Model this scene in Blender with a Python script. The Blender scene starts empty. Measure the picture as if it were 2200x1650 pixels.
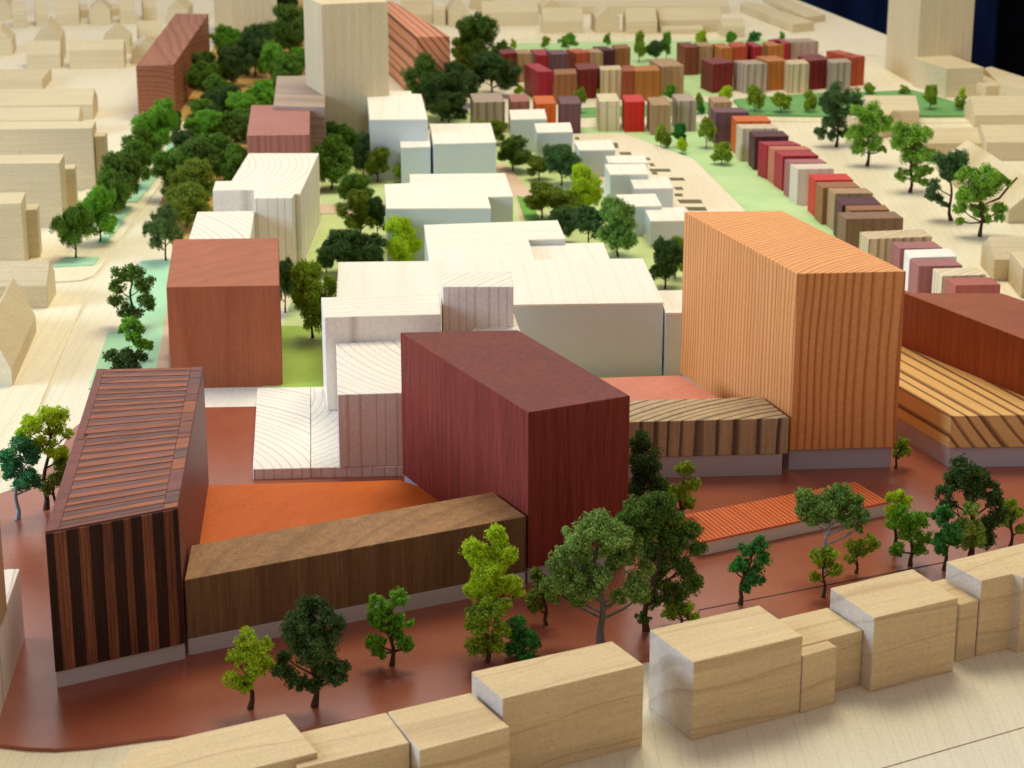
import bpy, bmesh, math, random
import numpy as np
from mathutils import Vector, Matrix
R = math.radians
random.seed(4); rng = np.random.default_rng(4)
scene = bpy.context.scene
col = scene.collection

# ------------------------------------------------------------------ camera, world, lamps, exposure
cam = bpy.data.cameras.new('camera'); cam_o = bpy.data.objects.new('camera', cam); col.objects.link(cam_o)
cam_o.location = (0, 0, 5); cam_o.rotation_euler = (R(90 - 18.5), 0, 0)
cam.sensor_width = 36; cam.lens = 36 * 4700 / 2200; cam.clip_start = .1; cam.clip_end = 200
cam.dof.use_dof = True; cam.dof.focus_distance = 13.2; cam.dof.aperture_fstop = 2.6
scene.camera = cam_o
world = bpy.data.worlds.new('World'); scene.world = world; world.use_nodes = True
bg = world.node_tree.nodes['Background']; bg.inputs[0].default_value = (1.0, .88, .92, 1); bg.inputs[1].default_value = 0.31
def area(name, loc, target, sx, sy, color, power):
    l = bpy.data.lights.new(name, 'AREA'); l.shape = 'RECTANGLE'; l.size = sx; l.size_y = sy; l.color = color; l.energy = power
    o = bpy.data.objects.new(name, l); col.objects.link(o); o.location = loc
    o.rotation_euler = (Vector(target) - Vector(loc)).to_track_quat('-Z', 'Y').to_euler()
    return o
area('window_light', (-19, 10.5, 7), (0, 14, 0), 12, 8, (.54, .72, 1.0), 3900)
area('rear_panel', (-2, 52, 18), (0, 14, 0), 34, 18, (1.0, .96, .88), 1800)  # added panel out of view, brightens the reflections on the red plaza
area('ceiling_light', (1, 22, 17), (0, 15, 0), 10, 8, (1.0, .95, .72), 2450)
scene.view_settings.view_transform = 'Standard'; scene.view_settings.look = 'None'; scene.view_settings.exposure = 0.07; scene.view_settings.gamma = 1
scene.cycles.max_bounces = 6

# ------------------------------------------------------------------ materials
def lin(c):
    return tuple(((v / 255) / 12.92 if v / 255 <= .04045 else ((v / 255 + .055) / 1.055) ** 2.4) for v in c)
def newmat(name):
    m = bpy.data.materials.new(name); m.use_nodes = True; nt = m.node_tree
    return m, nt, nt.nodes['Principled BSDF']
class NB:
    def __init__(s, nt): s.nt = nt
    def n(s, t, **k):
        o = s.nt.nodes.new(t)
        for a, b in k.items(): setattr(o, a, b)
        return o
    def link(s, a, b): s.nt.links.new(a, b)
    def math(s, op, a, b=None):
        o = s.n('ShaderNodeMath', operation=op)
        for i, v in enumerate((a, b)):
            if v is None: continue
            if isinstance(v, (int, float)): o.inputs[i].default_value = v
            else: s.link(v, o.inputs[i])
        return o.outputs[0]
    def comb(s, x, y, z):
        o = s.n('ShaderNodeCombineXYZ')
        for i, v in enumerate((x, y, z)):
            if isinstance(v, (int, float)): o.inputs[i].default_value = v
            else: s.link(v, o.inputs[i])
        return o.outputs[0]
    def noise(s, vec, scale, detail=2, rough=.5):
        o = s.n('ShaderNodeTexNoise'); o.inputs['Scale'].default_value = scale; o.inputs['Detail'].default_value = detail
        o.inputs['Roughness'].default_value = rough; s.link(vec, o.inputs['Vector']); return o.outputs['Fac']
    def ramp(s, f, pts):
        o = s.n('ShaderNodeValToRGB'); s.link(f, o.inputs[0]); e = o.color_ramp.elements
        e[0].position, e[0].color = pts[0][0], (*[pts[0][1]] * 3, 1); e[1].position, e[1].color = pts[-1][0], (*[pts[-1][1]] * 3, 1)
        for p, v in pts[1:-1]: q = e.new(p); q.color = (v, v, v, 1)
        return o.outputs[0]
    def mixc(s, f, a, b, mode='MIX'):
        o = s.n('ShaderNodeMix', data_type='RGBA', blend_type=mode)
        if isinstance(f, (int, float)): o.inputs[0].default_value = f
        else: s.link(f, o.inputs[0])
        for i, v in ((6, a), (7, b)):
            if isinstance(v, tuple): o.inputs[i].default_value = (*v, 1)
            else: s.link(v, o.inputs[i])
        return o.outputs[2]

# light colour, dark ring colour, ring spacing, contrast, fibre amount, blotch amount, roughness, ring wobble, fibre frequency
WOODS = {
'maple': ((226,198,148), (150,98,60), .17, .30, .26, .08, .55, .13, 75),
'beige': ((216,199,160), (184,156,112), .06, .18, .16, .10, .6, .05, 60),
'walnut': ((128,96,64), (94,66,44), .15, .45, .85, .14, .55, .03, 85),
'padouk': ((134,56,42), (90,36,28), .06, .12, 1.0, .18, .55, .05, 95),
'fir': ((238,166,98), (184,92,42), .040, .72, .16, .08, .5, .045, 60),
'firy': ((236,188,116), (104,54,32), .080, .85, .14, .06, .55, .008, 60),
'fird': ((216,140,98), (72,40,28), .075, .9, .14, .10, .5, .02, 60),
'zebra': ((190,162,122), (76,62,52), .062, .90, .6, .12, .55, .03, 75),
'mahog': ((158,82,50), (112,50,30), .05, .2, .6, .2, .5, .08, 80),
'cedar': ((172,100,68), (140,72,46), .20, .3, .25, .18, .5, .25, 60),
'russet': ((160,100,72), (104,60,44), .05, .6, .3, .2, .5, .05, 50),
'pine': ((242,232,214), (158,122,86), .060, .46, .08, .04, .6, .012, 50),
'rose': ((176,116,104), (140,84,60), .05, .6, .2, .1, .5, .05, 50),
'greywood': ((174,152,136), (134,112,96), .06, .55, .3, .1, .55, .05, 50),
'striplight': ((130,78,54), (88,50,36), .02, .6, 1.3, .4, .55, .02, 90),
'stripdark': ((58,34,26), (38,22,18), .02, .4, 1.1, .3, .6, .02, 90),
'roofdark': ((114,78,72), (84,56,54), .02, .5, 1.3, .3, .5, .02, 95),
'rooflight': ((158,92,66), (122,72,54), .02, .4, 1.0, .3, .55, .02, 90),
'roofedge': ((130,74,64), (96,52,46), .03, .4, .6, .3, .45, .02, 80),
'tan': ((176,142,104), (140,106,72), .05, .5, .35, .12, .5, .05, 50),
'purple': ((116,82,86), (80,54,58), .05, .4, .35, .12, .5, .05, 50),
'darkpurple': ((88,46,52), (54,28,34), .05, .4, .35, .12, .5, .05, 50),
'orangeb': ((214,104,42), (160,78,26), .05, .5, .2, .1, .5, .05, 50),
'palestripe': ((214,196,166), (150,120,84), .055, .5, .2, .1, .5, .05, 50),
'palestripe2': ((226,212,176), (150,130,84), .06, .7, .1, .1, .5, .02, 50),
'creamstripe': ((222,200,160), (136,108,70), .045, .7, .15, .1, .5, .02, 50),
'greystripe': ((184,166,146), (110,90,80), .06, .75, .2, .1, .5, .03, 50),
'crimson': ((166,44,54), (116,30,36), .05, .4, .3, .1, .45, .05, 50),
'darkred': ((128,46,42), (78,28,28), .05, .6, .3, .15, .45, .05, 50),
'salmon': ((192,116,92), (160,88,68), .05, .3, .2, .1, .5, .05, 50),
'mauve': ((166,108,104), (130,78,76), .05, .3, .25, .1, .5, .05, 50),
'brick': ((176,100,86), (140,70,58), .05, .3, .2, .1, .5, .05, 50),
'palewood': ((222,206,184), (176,146,112), .05, .3, .12, .06, .5, .04, 50),
'whitewood': ((244,238,226), (226,210,190), .05, .2, .06, .04, .5, .04, 50),
'red': ((206,48,36), (156,34,24), .05, .4, .2, .1, .45, .05, 50),
'redorange': ((184,84,54), (146,60,36), .05, .4, .25, .1, .5, .05, 50),
'brown': ((156,104,66), (118,74,42), .05, .5, .3, .1, .5, .05, 50),
'umber': ((140,106,78), (108,78,54), .05, .4, .35, .1, .5, .05, 50),
'russet2': ((164,82,50), (130,58,34), .05, .4, .3, .1, .5, .05, 50),
'orangebrown': ((186,118,58), (146,86,36), .05, .5, .2, .1, .5, .05, 50),
'darkbrown': ((126,66,44), (90,42,26), .05, .4, .3, .1, .5, .05, 50),
'orangeply': ((214,106,36), (198,88,26), .3, .3, .22, .14, .65, .2, 60),
'pinkply': ((204,124,96), (190,104,78), .3, .3, .15, .1, .5, .2, 60),
'kioskroof': ((222,116,66), (196,92,50), .05, .2, .2, .1, .6, .03, 50),
'board': ((236,226,196), (204,174,124), .075, .34, .12, .05, .5, .04, 45),
'board2': ((238,226,192), (206,174,124), .080, .34, .12, .05, .5, .04, 45),
'boardpale': ((240,228,208), (226,206,180), .2, .2, .08, .05, .5, .12, 45),
'terrace': ((236,222,194), (222,202,168), .3, .2, .06, .04, .5, .12, 45),
'veneer': ((240,232,214), (222,206,180), .07, .30, .06, .0, .5, .01, 45),
}
THIN = ('maple', 'beige', 'pine', 'board', 'board2', 'veneer', 'mahog', 'terrace', 'boardpale', 'palestripe2')
END = {'walnut': (1.7, 1.6, 1.35), 'maple': (.86, 1.0, 1.5), 'padouk': (.74, .72, .72)}  # maple entry puts cool window light into the end face colour
_mc = {}
def wood(key, axis='z', ring=None):
    ck = (key, axis, ring)
    if ck in _mc: return _mc[ck]
    c1, c2, sp, con, fa, ba, ro, wob, ff = WOODS[key]
    m, nt, b = newmat(key + '_wood'); q = NB(nt)
    tc = q.n('ShaderNodeTexCoord'); sep = q.n('ShaderNodeSeparateXYZ'); q.link(tc.outputs['Object'], sep.inputs[0])
    X, Y, Z = sep.outputs
    u, v, w = {'z': (X, Y, Z), 'x': (Y, Z, X), 'y': (X, Z, Y), 'g': (Y, Z, X)}[axis]
    rnd = q.n('ShaderNodeObjectInfo').outputs['Random']
    off = q.math('MULTIPLY', rnd, 17.0)
    cu, cv = ring if ring else ((1.3, -1.9) if axis == 'z' else (-1.7, 1.9) if axis == 'g' else (2.6, -2.2) if key == 'fir' else (-2.2, -3.4) if key == 'maple' else (-.55, -.75))
    wn = q.math('ADD', q.math('MULTIPLY', w, .35), off)
    n1 = q.noise(q.comb(u, v, wn), 1.6, 2)
    du = q.math('SUBTRACT', u, cu); dv = q.math('SUBTRACT', v, cv)
    r = q.math('SQRT', q.math('ADD', q.math('MULTIPLY', du, du), q.math('MULTIPLY', dv, dv)))
    r = q.math('ADD', r, q.math('MULTIPLY', n1, wob * 2))
    n2 = q.noise(q.comb(q.math('MULTIPLY', r, 2.3), off, 0), 3.0, 2)
    t = q.math('FRACT', q.math('ADD', q.math('DIVIDE', r, sp), q.math('MULTIPLY', n2, 1.6)))
    ring_m = q.ramp(t, [(0, 0), (.62, 0), (.76, .85), (.88, 1), (.94, .2), (1, 0)] if key in ('firy', 'zebra', 'fird') else [(0, 0), (.45, 0), (.68, .8), (.82, 1), (.92, .2), (1, 0)] if key == 'fir' else [(0, 0), (.86, 0), (.925, 1), (.975, .1), (1, 0)] if key in ('maple', 'board', 'board2') else [(0, 0), (.74, .04), (.86, 1), (.95, .35), (1, 0)] if key in THIN else [(0, 0), (.45, .12), (.80, 1), (.90, .55), (1, 0)])
    # some rings stronger than others
    n3 = q.noise(q.comb(q.math('MULTIPLY', r, 1 / sp * .45), off, 3), 1.0, 1)
    ring_m = q.math('MULTIPLY', ring_m, q.math('MULTIPLY_ADD', n3, .9)) if False else q.math('MULTIPLY', ring_m, q.math('ADD', q.math('MULTIPLY', n3, .9), .55))
    c = q.mixc(q.math('MULTIPLY', ring_m, con), lin(c1), lin(c2))
    fv = q.comb(u, v, q.math('MULTIPLY', w, .035))
    fib = q.noise(fv, ff, 3, .65)
    fib2 = q.noise(fv, ff * .22, 2, .6)
    bl = q.noise(q.comb(u, v, wn), 2.6, 3)
    g = q.math('ADD', q.math('MULTIPLY', q.math('SUBTRACT', fib, .5), fa * 1.6), q.math('MULTIPLY', q.math('SUBTRACT', fib2, .5), fa * .8))
    spk = q.noise(q.comb(u, v, w), 55, 2, .6)
    g = q.math('ADD', g, q.math('MULTIPLY', q.math('SUBTRACT', spk, .5), .36))
    g = q.math('ADD', q.math('ADD', g, q.math('MULTIPLY', q.math('SUBTRACT', bl, .5), ba * 2)), 1.0)
    c = q.mixc(1.0, c, q.comb(g, g, g), 'MULTIPLY')
    if key in END:      # cut ends differ in tone; on maple the window's blue light is painted in
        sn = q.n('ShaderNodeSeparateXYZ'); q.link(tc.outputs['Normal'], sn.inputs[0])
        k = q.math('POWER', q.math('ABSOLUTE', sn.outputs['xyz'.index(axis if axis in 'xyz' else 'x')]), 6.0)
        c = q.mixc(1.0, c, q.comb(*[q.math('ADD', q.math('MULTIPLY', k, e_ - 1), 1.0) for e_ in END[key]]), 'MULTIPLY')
    q.link(c, b.inputs['Base Color']); b.inputs['Roughness'].default_value = ro; b.inputs['Specular IOR Level'].default_value = .18
    bp = q.n('ShaderNodeBump'); bp.inputs['Strength'].default_value = .25 + .3 * min(fa, .6); bp.inputs['Distance'].default_value = .004
    q.link(q.math('SUBTRACT', fib, q.math('MULTIPLY', ring_m, .4 * con)), bp.inputs['Height']); q.link(bp.outputs[0], b.inputs['Normal'])
    _mc[ck] = m; return m

def plain(name, c1, c2, scale, rough, spec=.4, bump=.1, detail=3, coat=0, stretch=(1, 1, 1)):
    if name in _mc: return _mc[name]
    m, nt, b = newmat(name); q = NB(nt)
    tc = q.n('ShaderNodeTexCoord'); mp = q.n('ShaderNodeMapping'); mp.inputs['Scale'].default_value = stretch
    q.link(tc.outputs['Object'], mp.inputs[0])
    n = q.noise(mp.outputs[0], scale, detail, .6)
    f = q.ramp(n, [(.3, 0), (.7, 1)])
    q.link(q.mixc(f, lin(c1), lin(c2)), b.inputs['Base Color']); b.inputs['Roughness'].default_value = rough
    b.inputs['Specular IOR Level'].default_value = spec; b.inputs['Coat Weight'].default_value = coat; b.inputs['Coat Roughness'].default_value = .12
    if bump:
        bp = q.n('ShaderNodeBump'); bp.inputs['Strength'].default_value = bump; bp.inputs['Distance'].default_value = .01
        n2 = q.noise(mp.outputs[0], scale * 6, 3, .6); q.link(n2, bp.inputs['Height']); q.link(bp.outputs[0], b.inputs['Normal'])
    _mc[name] = m; return m

def plaza_mat():
    m, nt, b = newmat('red_brown_lacquer'); q = NB(nt)
    tc = q.n('ShaderNodeTexCoord'); o = tc.outputs['Object']
    n = q.noise(o, .9, 4, .6); f = q.ramp(n, [(.3, 0), (.72, 1)])
    c = q.mixc(f, lin((152, 80, 56)), lin((172, 98, 68)))
    sp = q.noise(o, 60, 2, .5); c = q.mixc(q.math('MULTIPLY', sp, .25), c, lin((124, 56, 40)))
    q.link(c, b.inputs['Base Color'])
    sm = q.noise(o, 2.2, 4, .65); q.link(q.math('ADD', q.math('MULTIPLY', sm, .22), .17), b.inputs['Roughness'])
    b.inputs['Specular IOR Level'].default_value = .6
    bp = q.n('ShaderNodeBump'); bp.inputs['Strength'].default_value = .05; bp.inputs['Distance'].default_value = .01
    q.link(q.noise(o, 35, 3, .6), bp.inputs['Height']); q.link(bp.outputs[0], b.inputs['Normal'])
    return m
PLAIN = {
'lawn': lambda: plain('lawn_green', (190,206,132), (204,214,150), 3, .7, .3, .05),
'lawnlight': lambda: plain('pale_lawn', (176,212,146), (196,222,160), 2, .7, .3, .05),
'vivid': lambda: plain('vivid_lawn', (96,160,44), (112,170,60), 4, .7, .3, .05),
'vivid2': lambda: plain('bright_lawn', (150,178,66), (166,192,84), 3, .6, .3, .05),
'ochre': lambda: plain('ochre_ground', (206,160,90), (176,148,76), 2, .7, .3, .05),
'bank': lambda: plain('bank_green', (100,158,86), (124,174,104), 3, .75, .3, .12, 3, 0, (1, 3, 1)),
'mint': lambda: plain('mint_green', (162,212,168), (178,220,178), 2, .6, .35, .03),
'pinkpath': lambda: plain('pink_path', (214,180,150), (220,190,162), 2, .7, .3, .05),
'acrylic': lambda: plain('frosted_acrylic', (204,210,206), (210,216,212), 1.2, .32, .5, .0),
'tanwall': lambda: plain('tan_board', (196,160,116), (186,148,104), 6, .6, .2, .05),
'plinth': lambda: plain('grey_plinth', (190,180,182), (198,188,188), 1.5, .3, .5, .03),
'slot': lambda: plain('dark_slot', (120,112,80), (96,90,62), 4, .7, .2, .05),
'white': lambda: plain('white_card', (226,220,208), (232,226,216), 3, .6, .3, .05),
'seam': lambda: plain('dark_seam', (70,30,22), (60,26,20), 8, .6, .3, .05),
'trunk_brown': lambda: plain('brown_bark', (92,66,48), (58,42,32), 30, .85, .2, .5),
'trunk_grey': lambda: plain('grey_bark', (124,120,112), (90,88,84), 30, .8, .2, .5),
'trunk_pale': lambda: plain('pale_bark', (176,182,180), (136,142,142), 30, .7, .3, .5),
'curtain': lambda: plain('navy_cloth', (24,44,88), (12,22,46), 1.4, .95, .1, .15, 3, 0, (2, 2, .3)),
'floorm': lambda: plain('dark_floor', (22,26,36), (14,17,26), 1, .8, .2, .1),
'table': lambda: plain('dark_table', (60,48,40), (44,36,30), 2, .6, .3, .1),
}
def mat(key, axis='z', ring=None):
    if key == 'plaza':
        if 'plaza' not in _mc: _mc['plaza'] = plaza_mat()
        return _mc['plaza']
    if key in PLAIN: return PLAIN[key]()
    return wood(key, axis, ring)

LEAF = {'lime': ((206, 225, 56), (156, 187, 41)), 'limeb': ((206, 225, 49), (179, 212, 37)), 'olivelime': ((178, 210, 56), (122, 146, 41)), 'fresh': ((145, 206, 59), (92, 146, 42)),
'fresh2': ((167, 215, 74), (108, 155, 49)), 'green': ((88, 168, 71), (57, 118, 54)), 'dark': ((92, 124, 55), (59, 83, 41)), 'darkmix': ((118, 153, 54), (72, 99, 38)), 'mid': ((123, 165, 52), (77, 112, 36)),
'olive': ((152, 173, 54), (100, 118, 36)), 'greygreen': ((172, 204, 102), (111, 141, 68)), 'greylime': ((194, 221, 103), (129, 157, 69)), 'greenteal': ((161, 198, 93), (98, 139, 68)),
'teal': ((94, 182, 110), (57, 127, 76)), 'darkteal': ((105, 145, 77), (67, 98, 56)), 'greydark': ((118, 146, 72), (77, 103, 52)), 'olivegold': ((203, 210, 56), (129, 153, 43))}
def leafmat(key):
    ck = 'leaf_' + key
    if ck in _mc: return _mc[ck]
    a, c = LEAF[key]; m, nt, b = newmat(key + '_foliage'); q = NB(nt)
    tc = q.n('ShaderNodeTexCoord'); n = q.noise(tc.outputs['Object'], 9, 2)
    gi = q.n('ShaderNodeNewGeometry').outputs['Random Per Island']
    f = q.math('ADD', q.math('MULTIPLY', gi, .75), q.math('MULTIPLY', q.math('SUBTRACT', n, .5), 1.6))
    f = q.ramp(f, [(.0, 0), (.85, 1)])
    c0 = q.mixc(f, lin(c), lin(a))
    q.link(c0, b.inputs['Base Color']); b.inputs['Roughness'].default_value = .7; b.inputs['Specular IOR Level'].default_value = .25
    tr = q.n('ShaderNodeBsdfTranslucent'); q.link(c0, tr.inputs[0]); mx = q.n('ShaderNodeMixShader'); mx.inputs[0].default_value = .32
    q.link(b.outputs[0], mx.inputs[1]); q.link(tr.outputs[0], mx.inputs[2])
    out = [x for x in nt.nodes if x.type == 'OUTPUT_MATERIAL'][0]; q.link(mx.outputs[0], out.inputs[0])
    _mc[ck] = m; return m

# ------------------------------------------------------------------ mesh helpers
def link(name, me, parent=None, loc=(0, 0, 0), rz=0.0):
    o = bpy.data.objects.new(name, me); col.objects.link(o); o.parent = parent; o.location = loc; o.rotation_euler = (0, 0, rz); return o
def tag(o, label, cat, group=None):
    o['label'] = label; o['category'] = cat
    if group: o['group'] = group
    return o
def prism_mesh(name, pts, z0, z1, m, bevel=.004):
    bm = bmesh.new(); vs = [bm.verts.new((x, y, z0)) for x, y in pts]; f = bm.faces.new(vs)
    r = bmesh.ops.extrude_face_region(bm, geom=[f]); bmesh.ops.translate(bm, vec=(0, 0, z1 - z0), verts=[v for v in r['geom'] if isinstance(v, bmesh.types.BMVert)])
    bmesh.ops.recalc_face_normals(bm, faces=bm.faces)
    if bevel: bmesh.ops.bevel(bm, geom=[e for e in bm.edges], offset=bevel, segments=1, affect='EDGES', clamp_overlap=True)
    me = bpy.data.meshes.new(name); bm.to_mesh(me); bm.free(); me.materials.append(m); return me
def box_mesh(name, x0, x1, y0, y1, z0, z1, m, bevel=0):
    return prism_mesh(name, [(x0, y0), (x1, y0), (x1, y1), (x0, y1)], z0, z1, m, bevel)
def poly_mesh(name, verts, faces, m):
    me = bpy.data.meshes.new(name); me.from_pydata(verts, [], faces); me.materials.append(m); me.update(); return me
def inset(pts, d):
    if not d: return pts
    cx = sum(p[0] for p in pts) / len(pts); cy = sum(p[1] for p in pts) / len(pts); out = []
    for x, y in pts:
        L = math.hypot(x - cx, y - cy); out.append((x - (x - cx) / L * d, y - (y - cy) / L * d))
    return out
def frame(pts, g=None):
    cx = sum(p[0] for p in pts) / len(pts); cy = sum(p[1] for p in pts) / len(pts)
    a, b = (pts[0], pts[1]) if not g else g
    rz = math.atan2(b[1] - a[1], b[0] - a[0]); c, s = math.cos(-rz), math.sin(-rz)
    return cx, cy, rz, [((x - cx) * c - (y - cy) * s, (x - cx) * s + (y - cy) * c) for x, y in pts]
def quad_pt(P4, u, v):
    a, b, c, d = P4
    return tuple((a[i] * (1 - u) + b[i] * u) * (1 - v) + (d[i] * (1 - u) + c[i] * u) * v for i in (0, 1))

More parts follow.
